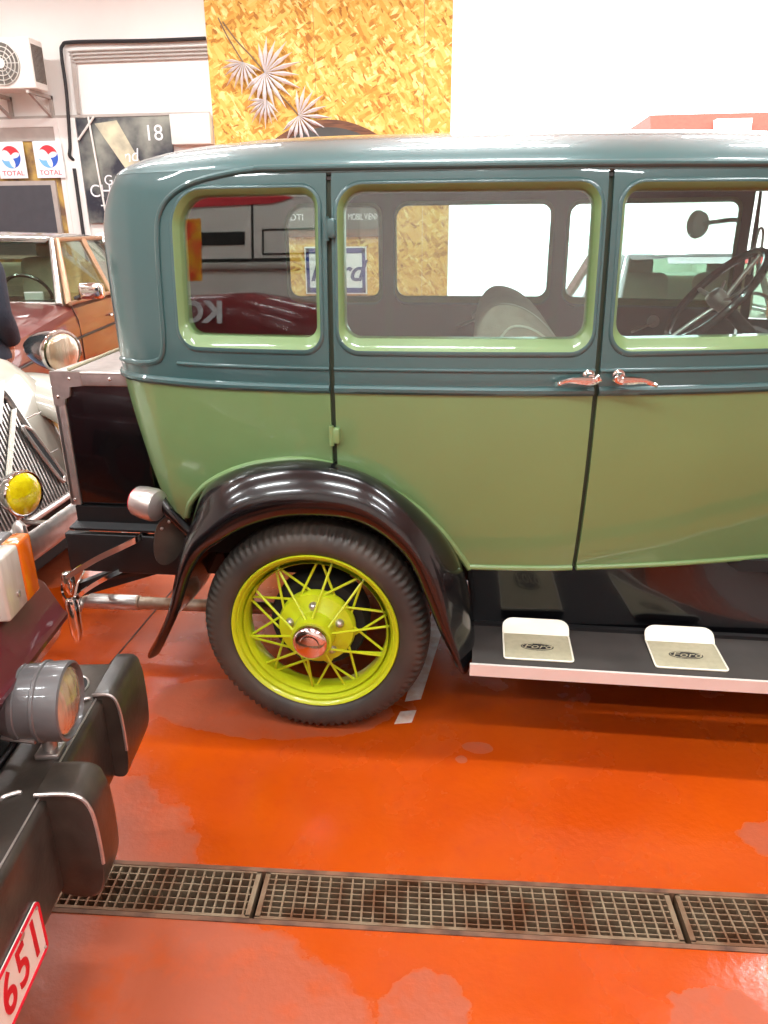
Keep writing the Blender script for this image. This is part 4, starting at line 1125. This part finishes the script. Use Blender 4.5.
for x in (-1.05, -3.0):
    for y, s_ in ((-.72, 1), (-1.56, -1)):
        w_ = MB().lathe([(.09, .20), (.10, .24), (.10, .33), (.07, .365), (0, .37), (-.07, .365), (-.10, .33), (-.10, .24), (-.09, .20), (-.05, .19), (.05, .19)], (x, y, .37), (0, 1, 0), 0, 56).build('wheel', 'rubber', jp)
        MB().lathe([(-.08, .001), (-.07, .19), (.0, .2), (.07, .19), (.08, .1), (.085, .001)], (x, y, .37), (0, 1, 0), 0, 32).build('wheel_disc', 'maroon', w_)
# side and turn lamp on the fender
IX = -.500
il = MB().box2((IX-.03, -.755, .800), (IX+.030, -.600, .945), bev=.008).build('turn_lamp', 'lamp_grey', jp)
MB().box2((IX+.028, -.752, .805), (IX+.066, -.664, .941), bev=.007).build('clear_lens', 'clear_lens', il)
MB().box2((IX+.028, -.664, .805), (IX+.066, -.602, .941), bev=.007).build('amber_lens', 'amber', il)
MB().lathe([(0, .006), (.003, .006), (.004, .001)], (IX+.066, -.70, .845), (1, 0, 0), 0, 12).build('lens_screw', 'nickel', il)

# the whole car stands slightly turned
piv = Vector((-.352, -.777, 0)); rz = Matrix.Rotation(R(8.3), 4, 'Z')
jp.location = piv + rz @ (jp.location - piv); jp.rotation_euler = (0, 0, R(8.3))

# ================================================================== CREAM VINTAGE CAR behind the trunk
cc = thing('vintage_car', 'cream vintage car with chrome grille and yellow fog lamp behind the black trunk', 'car', (-2.6, .84, 0))
CY = .84
def sect(x, hw, zt, zb, r): return [(x, CY+y, z) for y, z in rrect(-hw, zb, hw, zt, [.03, .03, r, r], 8)]
MB().loft([sect(-1.49, .50, .42, .36, .02), sect(-1.50, .54, .55, .36, .10), sect(-1.56, .58, .74, .36, .2), sect(-1.62, .62, .92, .36, .26), sect(-1.70, .64, 1.0, .36, .32), sect(-1.88, .64, 1.05, .34, .32), sect(-2.5, .64, 1.09, .30, .28)]).build('bonnet', 'cream', cc, smooth=60)
for sgn in (1, -1):
    pth = cr([(-1.27, 0, .34), (-1.30, 0, .56), (-1.42, 0, .745), (-1.62, 0, .83), (-1.9, 0, .82), (-2.2, 0, .70), (-2.55, 0, .45)], 6)
    rings = []
    for i, p in enumerate(pth):
        tg = (pth[min(i+1, len(pth)-1)]-pth[max(i-1, 0)]).normalized(); nn = Vector((tg.z, 0, -tg.x)); nn = nn if nn.z > 0 or nn.x > 0 else -nn
        rings.append([p + Vector((0, CY+sgn*(.60+.20*math.cos(a*math.pi/9)), 0)) + (nn if nn.z >= 0 else -nn)*(.13*math.sin(a*math.pi/9)-.08) for a in range(10)])
    MB().loft(rings, 0, False, False).build('front_fender', 'cream', cc, smooth=60).modifiers.new('thickness', 'SOLIDIFY').thickness = .02
    wl = MB().lathe([(.07, .20), (.075, .24), (.07, .30), (.04, .325), (0, .33), (-.04, .325), (-.07, .30), (-.075, .24), (-.07, .20), (0, .19)], (-1.72, CY+sgn*.62, .33), (0, 1, 0), 0, 48).build('wheel', 'rubber', cc)
    MB().lathe([(-.05, .001), (-.05, .19), (.05, .19), (.05, .001)], (-1.72, CY+sgn*.62, .33), (0, 1, 0), 0, 32).build('wheel_disc', 'cream', wl)
# raked grille: point at height fraction t and across y
def gr(y, t, o=0.0): return Vector((-1.415-.165*t+o, y, .385+.545*t+o*.3))
gy0, gy1 = .50, 1.17
out_ = [(gy0+.02, 0), (gy1-.06, 0), (gy1-.04, .06), (gy1-.11, .35), (gy1-.165, .7), (gy1-.20, .92), (gy1-.27, 1.0), (gy0+.27, 1.0), (gy0+.20, .92), (gy0+.165, .7), (gy0+.11, .35), (gy0+.04, .06)]
MB().prism([gr(y, t, .0) for y, t in out_], (.022, 0, .007)).build('grille_backing', 'under', cc, smooth=0)
gs = MB()
for k in range(1, 30):
    y = gy0+(gy1-gy0)*k/30
    e_ = min(y-gy0, gy1-y); t1 = .98 if e_ > .25 else (.03 if e_ < .05 else .04+.92*(e_-.05)/.20)
    a, b = gr(y, .02, .026), gr(y, t1, .026); gs.prism([a+Vector((0, -.0045, 0)), a+Vector((0, .0045, 0)), b+Vector((0, .0045, 0)), b+Vector((0, -.0045, 0))], (.010, 0, .003))
for t in (.36, .68): gs.tube([gr(gy0+.01, t, .026), gr(gy1-.01, t, .026)], .004, seg=6)
gs.build('grille_bars', 'nickel', cc, smooth=0)
MB().tube([gr(y, t, .026) for y, t in [(p.x, p.y) for p in cr([(y, t, 0) for y, t in out_], 4, True)]], .018, seg=10, loop=True).build('grille_surround', 'nickel', cc)
def strip(y0, t0, y1, t1, w, m='pad_white', nm='grille_chevron'):
    a, b = gr(y0, t0, .040), gr(y1, t1, .040); MB().prism([a+Vector((0, -w, 0)), a+Vector((0, w, 0)), b+Vector((0, w, 0)), b+Vector((0, -w, 0))], (.008, 0, .003)).build(nm, m, cc, smooth=0)
strip(.965, .78, .72, .32, .016); strip(.97, 1.0, .83, .72, .016)
la_ = [gr(.955, .60, .05), gr(.985, .61, .05), gr(1.015, .53, .05), gr(1.075, .20, .05), gr(1.07, .15, .05), gr(1.04, .16, .05)]
lp_ = cr(la_, 6, True)
MB().tube(lp_, .009, seg=8, loop=True).build('grille_loop', 'nickel', cc)
MB().prism(lp_[::2], (.003, 0, 0)).build('loop_recess', 'under', cc, smooth=0)
# bumper bar, overrider, fog lamps, headlamps
MB().loft([[(x+.022*math.cos(a*math.pi/6)-.0, y, .452+.058*math.sin(a*math.pi/6)) for a in range(12)] for x, y in ((-1.30, .02), (-1.20, .08), (-1.135, .2), (-1.13, .5), (-1.14, .84), (-1.16, 1.2), (-1.20, 1.5), (-1.28, 1.6))]).build('front_bumper', 'nickel', cc)
for y in (.30, 1.38): MB().loft([[(-1.12+.03*math.cos(a*math.pi/5)*s_, y+.022*math.sin(a*math.pi/5)*s_, z) for a in range(10)] for z, s_ in ((.37, .6), (.40, 1), (.52, 1), (.565, .8), (.58, .3))]).build('bumper_overrider', 'nickel', cc)
for y in (.35, 1.33): MB().box2((-1.5, y-.02, .40), (-1.14, y+.02, .46)).build('bumper_iron', 'under', cc, smooth=0)
MB().box2((-1.50, .15, .14), (-1.40, 1.53, .38), bev=.02).build('bumper_shade_block', 'under', cc)  # black block added for the shadow under the cream car's bumper
for y, z in ((.625, .562), (1.52, .562)):
    fl = MB().lathe([(-.10, .001), (-.095, .04), (-.06, .076), (-.02, .092), (.004, .096), (.009, .092), (.006, .085), (0, .001)], (-1.30, y, z), (1, -.25, .06), 0, 36).build('fog_lamp', 'chrome', cc)
    lab(MB().lathe([(.003, .087), (.012, .078), (.022, .045), (.026, .001)], (-1.30, y, z), (1, -.25, .06), 0, 32).build('fog_lens', 'yellow_lens', fl), 'yellow fog lamp lens')
    MB().tube([(-1.34, y, z-.04), (-1.34, y, .44), (-1.20, y, .44)], .012, seg=8).build('fog_bracket', 'nickel', fl)
for y in (1.615, .065):
    a_ = Vector((.90, -.43, -.03)).normalized(); c_ = Vector((-1.60, y-.02*(1 if y > 1 else 1), .966))
    hl = MB().lathe([(-.30, .001), (-.295, .02), (-.265, .045), (-.21, .072), (-.14, .092), (-.08, .101), (-.03, .103)], c_, a_, 0, 40).build('headlamp', 'gunmetal', cc)
    MB().lathe([(-.035, .103), (-.03, .109), (-.01, .112), (.004, .109), (.006, .099), (-.004, .096), (-.02, .100)], c_, a_, 0, 40).build('headlamp_rim', 'chrome', hl)
    MB().lathe([(-.002, .099), (.012, .082), (.024, .048), (.028, .001)], c_, a_, 0, 36).build('headlamp_lens', 'lens', hl)
    MB().tube([c_+Vector((-.05, 0, -.085)), c_+Vector((-.07, -.0, -.16)), (c_.x-.10, CY+(.52 if y > CY else -.52), .72)], .018, seg=10).build('headlamp_stalk', 'nickel', hl)
# cab
MB().loft([sect(-2.5, .64, 1.05, .30, .2), sect(-2.6, .70, 1.06, .28, .15), sect(-4.2, .72, 1.05, .28, .15), sect(-4.6, .55, .8, .4, .15)]).build('cabin_body', 'cream', cc)
MB().loft([sect(-2.75, .58, 1.50, 1.44, .03), sect(-2.9, .62, 1.56, 1.45, .06), sect(-3.8, .62, 1.55, 1.42, .06), sect(-4.1, .56, 1.45, 1.36, .03)]).build('cabin_roof', 'cream', cc)
pp = MB()
for s_ in (1, -1):
    for a, b in (((-2.6, .64, 1.0), (-2.82, .56, 1.47)), ((-3.4, .68, 1.0), (-3.4, .60, 1.47)), ((-4.3, .62, .95), (-4.0, .54, 1.44))): pp.tube([(a[0], CY+s_*a[1], a[2]), (b[0], CY+s_*b[1], b[2])], .035, seg=8)
pp.build('cabin_pillars', 'cream', cc)
MB().prism([(-2.62, CY-.6, 1.06), (-2.62, CY+.6, 1.06), (-2.82, CY+.53, 1.45), (-2.82, CY-.53, 1.45)], (.006, 0, .003)).build('windscreen', 'glass', cc, smooth=0)

# ================================================================== MODERN SALOONS
def saloon(name, lb, loc, head, sc, paint, roofm, trimm, frame):
    t = thing(name, lb, 'car', (loc[0], loc[1], 0)); t.rotation_euler = (0, 0, math.atan2(head[1], head[0])); t.scale = (sc, sc, sc)
    B = lambda mb, nm, m, par=t, sm=40: mb.build(nm, m, par, off=Z0, smooth=sm)
    st = [(1.66, .70, .58), (1.62, .80, .70), (1.40, .85, .80), (.6, .88, .90), (.02, .89, .955), (-1.0, .89, .96), (-2.25, .87, .95), (-2.95, .82, .91), (-3.10, .74, .80)]
    rings = []
    for x, hw, zt in st:
        h = [(0, zt+.035), (hw*.55, zt+.028), (hw*.86, zt+.004), (hw*.955, zt-.035), (hw*.985, zt-.10), (hw, zt-.18), (hw, .50), (hw*.985, .36), (hw*.94, .24), (0, .22)]
        rings.append([(x, y, z) for y, z in h]+[(x, -y, z) for y, z in h[-2:0:-1]])
    B(MB().loft(rings), 'body', paint)
    rr = []
    for x, hw, zt in ((-.47, .585, 1.430), (-.56, .615, 1.47), (-.9, .645, 1.492), (-1.4, .645, 1.485), (-1.72, .62, 1.455), (-1.80, .60, 1.425)):
        ze = 1.425 if x > -1.75 else 1.40
        h = [(0, zt), (hw*.6, zt-.012), (hw*.9, (zt*.55+ze*.45)), (hw, ze), (hw*.96, ze-.02), (0, ze-.0)]
        rr.append([(x, y, z) for y, z in h]+[(x, -y, z) for y, z in h[-2:0:-1]])
    B(MB().loft(rr), 'roof', roofm)
    for s in (1, -1):
        A0, A1 = Vector((.02, s*.775, .955)), Vector((-.50, s*.60, 1.425)); C0, C1 = Vector((-2.28, s*.74, .95)), Vector((-1.78, s*.60, 1.42))
        B(MB().tube([A0, A1], [.028, .022], seg=8), 'windscreen_pillar', trimm)
        B(MB().tube([A0+Vector((-.07, s*.045, -.01)), A1+Vector((-.05, s*.025, 0))], [.03, .024], seg=8), 'door_pillar', frame)
        B(MB().tube([A1+Vector((-.05, s*.025, 0)), C1+Vector((.06, s*.03, .006))], .018, seg=8), 'roof_rail', frame)
        B(MB().tube([C0, C1], [.10, .07], seg=8), 'rear_pillar', roofm)
        B(MB().tube([(-1.12, s*.83, .95), (-1.14, s*.635, 1.42)], .03, seg=8), 'centre_pillar', frame)
        B(MB().tube([(-.02, s*.845, .965), (-1.1, s*.85, .968), (-2.25, s*.80, .962)], .016, seg=8), 'belt_trim', frame)
        for a, b, c, d, nm in (((-.08, .82, .97), (-1.09, .835, .97), (-1.11, .64, 1.41), (-.55, .62, 1.41), 'door_glass'), ((-1.15, .835, .97), (-2.1, .79, .965), (-1.78, .62, 1.41), (-1.17, .64, 1.41), 'rear_glass')):
            q = [Vector((p[0], s*p[1], p[2])) for p in (a, b, c, d)]; B(MB().prism(q, (0, -s*.006, -.001)), nm, 'glass_dim', sm=0)
        B(MB().tube([(1.5, s*.852, .60), (1.2, s*.875, .66), (.02, s*.896, .71), (-1, s*.897, .715), (-2.2, s*.88, .715), (-2.9, s*.84, .70)], .010, seg=6), 'crease_trim', 'ink')
        for x in (-.03, -1.12, -2.02): B(MB().tube([(x, s*.845, .95), (x, s*.885, .84), (x, s*.893, .70), (x, s*.893, .42)], .004, seg=5), 'door_seam', 'ink')
        for x in (-.95, -1.95): B(MB().tube([(x, s*.90, .80), (x+.02, s*.915, .80), (x+.15, s*.915, .80), (x+.17, s*.90, .80)], .010, seg=6), 'door_handle', 'chrome')
        m_ = B(MB().box((-.20, s*.965, 1.045), (.10, .19, .125), 0, None, .03), 'door_mirror', 'chrome')
        B(MB().tube([(-.18, s*.83, .985), (-.19, s*.90, 1.01)], .02, seg=8), 'mirror_arm', 'gunmetal', m_)
        for x in (1.02, -2.1):
            w_ = B(MB().lathe([(.08, .19), (.085, .24), (.07, .30), (0, .31), (-.07, .30), (-.085, .24), (-.08, .19), (0, .18)], (x, s*.81, .31), (0, 1, 0), 0, 40), 'wheel', 'rubber')
            B(MB().lathe([(-.06, .001), (-.06, .18), (.06, .18), (.075, .1), (.08, .001)] if s > 0 else [(.06, .001), (.06, .18), (-.06, .18), (-.075, .1), (-.08, .001)], (x, s*.81, .31), (0, 1, 0), 0, 32), 'wheel_cover', 'nickel', w_)
        hl = B(MB().box((1.60, s*.60, .60), (.08, .26, .17), 0, None, .02), 'headlamp', 'clear_lens')
    B(MB().prism([(.0, -.74, .965), (.0, .74, .965), (-.49, .57, 1.425), (-.49, -.57, 1.425)], (-.006, 0, -.003)), 'windscreen', 'glass_dim', sm=0)
    B(MB().prism([(-2.26, -.66, .96), (-2.26, .66, .96), (-1.80, .56, 1.41), (-1.80, -.56, 1.41)], (.006, 0, -.003)), 'rear_window', 'glass_dim', sm=0)
    B(MB().tube([(.01, -.76, .962), (.03, 0, .985), (.01, .76, .962)], .014, seg=6), 'windscreen_trim', trimm)
    B(MB().tube([(-.49, -.59, 1.43), (-.47, 0, 1.445), (-.49, .59, 1.43)], .016, seg=6), 'windscreen_header', trimm)
    B(MB().box2((-.30, -.72, .92), (.0, .72, .985), bev=.03), 'dash_top', 'gunmetal')
    k = B(MB().tube([Vector((-.46+.09*math.sin(a*.21), .36+.19*math.cos(a*.21), 1.0+.16*math.sin(a*.21))) for a in range(30)], .014, seg=8, loop=True), 'steering_wheel', 'gunmetal')
    for y in (.36, -.36):
        B(MB().box((-1.02, y, 1.0), (.18, .50, .56), 0, Matrix.Rotation(-.18, 3, 'Y'), .07), 'seat_back', 'car_inside')
        B(MB().box((-1.12, y, 1.32), (.10, .26, .15), 0, None, .04), 'head_rest', 'car_inside')
    B(MB().box((-1.95, 0, 1.0), (.2, 1.3, .4), 0, Matrix.Rotation(-.3, 3, 'Y'), .07), 'rear_bench', 'car_inside')
    g = MB(); g.box((1.645, 0, .62), (.03, .5, .22), 0, None, .01); B(g, 'radiator_grille', 'chrome')
    B(MB().box((1.66, 0, .42), (.12, 1.62, .12), 0, None, .03), 'front_bumper', 'chrome')
    B(MB().box((-3.12, 0, .45), (.12, 1.55, .12), 0, None, .03), 'rear_bumper', 'chrome')
    return t, B
hd = (.165, -.986)
mc, B = saloon('saloon_car', 'copper brown saloon with chrome door mirror, parked before the white wall', (-3.62, 3.66), hd, 1.03, 'merc', 'merc_roof', 'merc_roof', 'bronze')
B(MB().box((-.1, .55, 1.02), (.02, .14, .06)), 'windscreen_sticker', 'sign_white', sm=0)
sv, B = saloon('saloon_car', 'pale silver car seen through the front windows of the green sedan', (2.12, 3.55), (.05, -1), .93, 'silver', 'silver', 'silver', 'silver')
B(MB().prism([(-.425, -.30, 1.375), (-.425, .22, 1.375), (-.475, .22, 1.42), (-.475, -.30, 1.42)], (.012, 0, .004)), 'windscreen_band', 'sign_white', sm=0)
B(MB().prism([(-.425, .22, 1.375), (-.425, .44, 1.375), (-.475, .44, 1.42), (-.475, .22, 1.42)], (.012, 0, .004)), 'windscreen_sticker', 'sticker_red', sm=0)

# ================================================================== THE PERSON at the picture edge
def skin(name, m, joints, links, parent, loc, sub=2):
    me = bpy.data.meshes.new(name); me.from_pydata([Vector(j[0]) for j in joints], links, [])
    o = bpy.data.objects.new(name, me); COL.objects.link(o); o.parent = parent
    me.materials.append(M[m])
    sk = o.modifiers.new('skin', 'SKIN'); sk.use_smooth_shade = True
    for v, j in zip(me.skin_vertices[0].data, joints):
        r_ = j[1]; v.radius = r_ if isinstance(r_, tuple) else (r_, r_)
    me.skin_vertices[0].data[0].use_root = True
    o.modifiers.new('smooth', 'SUBSURF').levels = sub; o.modifiers['smooth'].render_levels = sub
    for p in me.polygons: p.use_smooth = True
    return o
pr = thing('person', 'person in navy jacket and light blue jeans at the left picture edge, behind cream car', 'person', (-2.27, 1.82, 0))
pr.rotation_euler = (0, 0, R(90))        # facing the brown saloon
L0 = [((0, 0, .94), (.14, .14)), ((0, 0, 1.10), (.13, .13)), ((-.005, 0, 1.28), (.11, .11)), ((-.01, 0, 1.40), (.075, .075)), ((0, 0, 1.50), .056), ((.012, 0, 1.565), .062),
      ((.016, 0, 1.64), (.082, .082)), ((.004, 0, 1.71), (.074, .074)),
      ((-.01, .15, 1.375), .046), ((-.05, .235, 1.14), .046), ((.095, .190, .975), .034), ((.125, .155, .93), (.030, .020)),
      ((-.01, -.15, 1.375), .046), ((-.05, -.235, 1.14), .046), ((.095, -.190, .975), .034), ((.125, -.155, .93), (.030, .020)),
      ((.0, .10, .86), .10), ((.01, .105, .48), .064), ((-.02, .105, .10), .045), ((.09, .115, .05), .04),
      ((.0, -.10, .86), .10), ((.01, -.105, .48), .064), ((-.02, -.105, .10), .045), ((.09, -.115, .05), .04), ((-.004, 0, 1.758), .040)]
E0 = [(0, 1), (1, 2), (2, 3), (3, 4), (4, 5), (5, 6), (6, 7), (7, 24), (3, 8), (8, 9), (9, 10), (10, 11), (3, 12), (12, 13), (13, 14), (14, 15), (0, 16), (16, 17), (17, 18), (18, 19), (0, 20), (20, 21), (21, 22), (22, 23)]
body = skin('body', 'skin', L0, E0, pr, None)
def ell(cx, z, rx, ry, n=20, tilt=0.0): return [Vector((cx+rx*math.cos(2*math.pi*k/n), ry*math.sin(2*math.pi*k/n), z+tilt*rx*math.cos(2*math.pi*k/n))) for k in range(n)]
jk = MB().loft([ell(0, .895, .150, .200), ell(0, .89, .160, .222), ell(0, .91, .162, .224), ell(0, 1.0, .150, .190), ell(0, 1.14, .140, .176), ell(-.005, 1.28, .148, .190), ell(-.01, 1.37, .136, .200), ell(-.01, 1.42, .115, .175), ell(-.005, 1.46, .088, .110), ell(0, 1.49, .074, .078), ell(.002, 1.52, .072, .074), ell(.002, 1.52, .062, .064), ell(0, 1.47, .060, .062)], 0, True, False).build('jacket', 'jacket', pr, off=Z0, smooth=60)
for sg in (1, -1):
    arm = cr([(-.01, sg*.13, 1.395, ), (-.012, sg*.19, 1.37), (-.03, sg*.215, 1.28), (-.05, sg*.237, 1.14), (.015, sg*.225, 1.06), (.085, sg*.197, .985)], 5)
    MB().tube(arm, [.072+.010*math.sin(min(k/8, 1)*math.pi/2)-.030*max(k-8, 0)/17 for k in range(len(arm))], seg=16).build('sleeve', 'jacket', jk, off=Z0, smooth=60)
jn = MB().loft([ell(0, .99, .120, .150), ell(0, .94, .135, .165), ell(0, .86, .142, .178), ell(0, .80, .13, .17), ell(0, .77, .09, .13)]).build('jeans', 'jeans', pr, off=Z0, smooth=60)
for sg in (1, -1):
    leg = [((0, sg*.092, .86), .098), ((0, sg*.098, .72), .092), ((.008, sg*.104, .50), .076), ((0, sg*.105, .30), .070), ((-.015, sg*.105, .10), .066), ((-.015, sg*.105, .055), .068)]
    MB().tube([q[0] for q in leg], [q[1] for q in leg], seg=18).build('trouser_leg', 'jeans', jn, off=Z0, smooth=60)
for k in (18, 22):
    a = Vector(L0[k][0]); skin('shoe', 'shoe', [(a+Vector((-.03, 0, -.045)), .05), (a+Vector((.07, 0, -.05)), .048), (a+Vector((.16, 0, -.06)), .040)], [(0, 1), (1, 2)], pr, None)
for sgn, hb in ((1, L0[11][0]), (-1, L0[15][0])):      # five fingers on each hand
    hb = Vector(hb)
    for i_, (dx, ln) in enumerate(((-.026, .062), (-.009, .075), (.009, .080), (.026, .070))):
        a = hb+Vector((dx, 0, -.01)); skin('finger', 'skin', [(a, .009), (a+Vector((dx*.1+.004, -sgn*.004, -ln*.5)), .0085), (a+Vector((dx*.1+.002, -sgn*.022, -ln)), .0075)], [(0, 1), (1, 2)], body, None, 1)
    a = hb+Vector((.024, 0, .02)); skin('thumb', 'skin', [(a, .011), (a+Vector((.022, -sgn*.008, -.03)), .010), (a+Vector((.024, -sgn*.018, -.058)), .0085)], [(0, 1), (1, 2)], body, None, 1)
hc = Vector((.012, 0, 1.655))
skin('nose', 'skin', [(hc+Vector((.066, 0, .012)), .010), (hc+Vector((.080, 0, -.004)), .012), (hc+Vector((.088, 0, -.022)), .014)], [(0, 1), (1, 2)], body, None, 1)
for sgn in (1, -1):
    skin('ear', 'skin', [(hc+Vector((-.008, sgn*.078, .012)), .014), (hc+Vector((-.008, sgn*.080, -.006)), .015), (hc+Vector((-.006, sgn*.077, -.026)), .010)], [(0, 1), (1, 2)], body, None, 1)
    MB().lathe([(-.004, .001), (.0, .009), (.005, .006), (.006, .001)], hc+Vector((.067, sgn*.030, .014)), (1, sgn*.35, 0), 0, 12).build('eye', 'ink', body, off=Z0)
skin('mouth', 'logo_red', [(hc+Vector((.058, .022, -.050)), .005), (hc+Vector((.068, 0, -.050)), .006), (hc+Vector((.058, -.022, -.050)), .005)], [(0, 1), (1, 2)], body, None, 1)
skin('hair', 'hair', [(hc+Vector((-.030, 0, -.02)), .066), (hc+Vector((-.022, 0, .035)), .084), (hc+Vector((-.014, 0, .080)), .076), (hc+Vector((-.012, 0, .112)), .040)], [(0, 1), (1, 2), (2, 3)], body, None)

# ================================================================== BEHIND THE CAMERA (seen mirrored in the side windows)
rc = thing('red_van', 'dark red van with white lettering mirrored in the rear side window', 'van', (-2.3, -3.3, 0))
def yring(x, y0, y1, z0, z1, r): return [(x, y, z) for y, z in rrect(y0, z0, y1, z1, [.05, .05, r, r], 6)]
MB().loft([yring(-3.9, -4.2, -3.0, .35, 1.40, .2), yring(-3.2, -4.25, -2.95, .3, 1.56, .22), yring(-2.2, -4.25, -2.95, .3, 1.60, .2), yring(-1.6, -4.2, -3.0, .3, 1.50, .3), yring(-1.25, -4.1, -3.15, .35, 1.2, .3), yring(-1.15, -4.0, -3.3, .4, .9, .2)]).build('bonnet', 'van_red', rc)
text('side_lettering', 'KO', .22, 'sign_white', rc, (-2.56, -2.935, 1.43), (-1, 0, 0), (0, 0, 1), bold=.008, sx=1.25)
for x in (-1.75, -3.4): MB().lathe([(.08, .2), (.09, .25), (.08, .33), (0, .35), (-.08, .33), (-.09, .25), (-.08, .2)], (x, -3.05, .35), (0, 1, 0), 0, 40).build('wheel', 'rubber', rc)
gv = thing('grey_van', 'grey panel van mirrored in the rear side window above the red van', 'van', (-2.4, -5.2, 0))
MB().box2((-5.0, -6.2, .45), (-1.62, -4.55, 2.75), bev=.10).build('body', 'ac', gv)
gd = MB()
for a, b in (((-4.5, 1.98), (-1.7, 2.01)), ((-3.12, 2.0), (-3.10, 2.55)), ((-3.0, 2.05), (-2.985, 2.27)), ((-2.3, 2.05), (-2.285, 2.27)), ((-3.0, 2.26), (-2.285, 2.275)), ((-3.0, 2.04), (-2.285, 2.055))): gd.box2((a[0], -4.56, a[1]), (b[0], -4.54, b[1]))
gd.build('panel_lines', 'ink', gv, smooth=0)
MB().box2((-3.75, -4.56, 2.14), (-3.2, -4.535, 2.26)).build('vent_slot', 'ink', gv, smooth=0)
MB().box2((-4.5, -4.56, 1.90), (-1.7, -4.50, 1.965), bev=.02).build('bumper_rail', 'pipe', gv)
MB().prism([(-3.9, -4.54, 2.50), (-2.9, -4.54, 2.50), (-2.65, -4.54, 2.545), (-2.9, -4.54, 2.59), (-3.9, -4.54, 2.59)], (0, .01, 0)).build('red_stripe', 'logo_red', gv, smooth=0)
for x in (-2.1, -4.0): MB().lathe([(.1, .2), (.11, .25), (.1, .36), (0, .38), (-.1, .36), (-.11, .25), (-.1, .2)], (x, -4.62, .38), (0, 1, 0), 0, 40).build('wheel', 'rubber', gv)
bn = thing('banner', 'orange and yellow banner mirrored in the rear side window', 'banner', (-2.55, -2.86, 0))
fl_ = mat('flame_print', (240, 70, 20), .6, c2=(252, 200, 20), vscale=6, detail=3)
MB().box2((-2.82, -2.88, 1.66), (-2.50, -2.865, 2.10)).build('banner_sheet', fl_, bn, smooth=0)
MB().tube([(-2.66, -2.885, 0), (-2.66, -2.885, 2.05)], .015, seg=8).build('banner_pole', 'black', bn)
MB().lathe([(0, .22), (.02, .22), (.03, .03), (.05, .02)], (-2.66, -2.885, 0), (0, 0, 1), 0, 24).build('banner_base', 'black', bn)
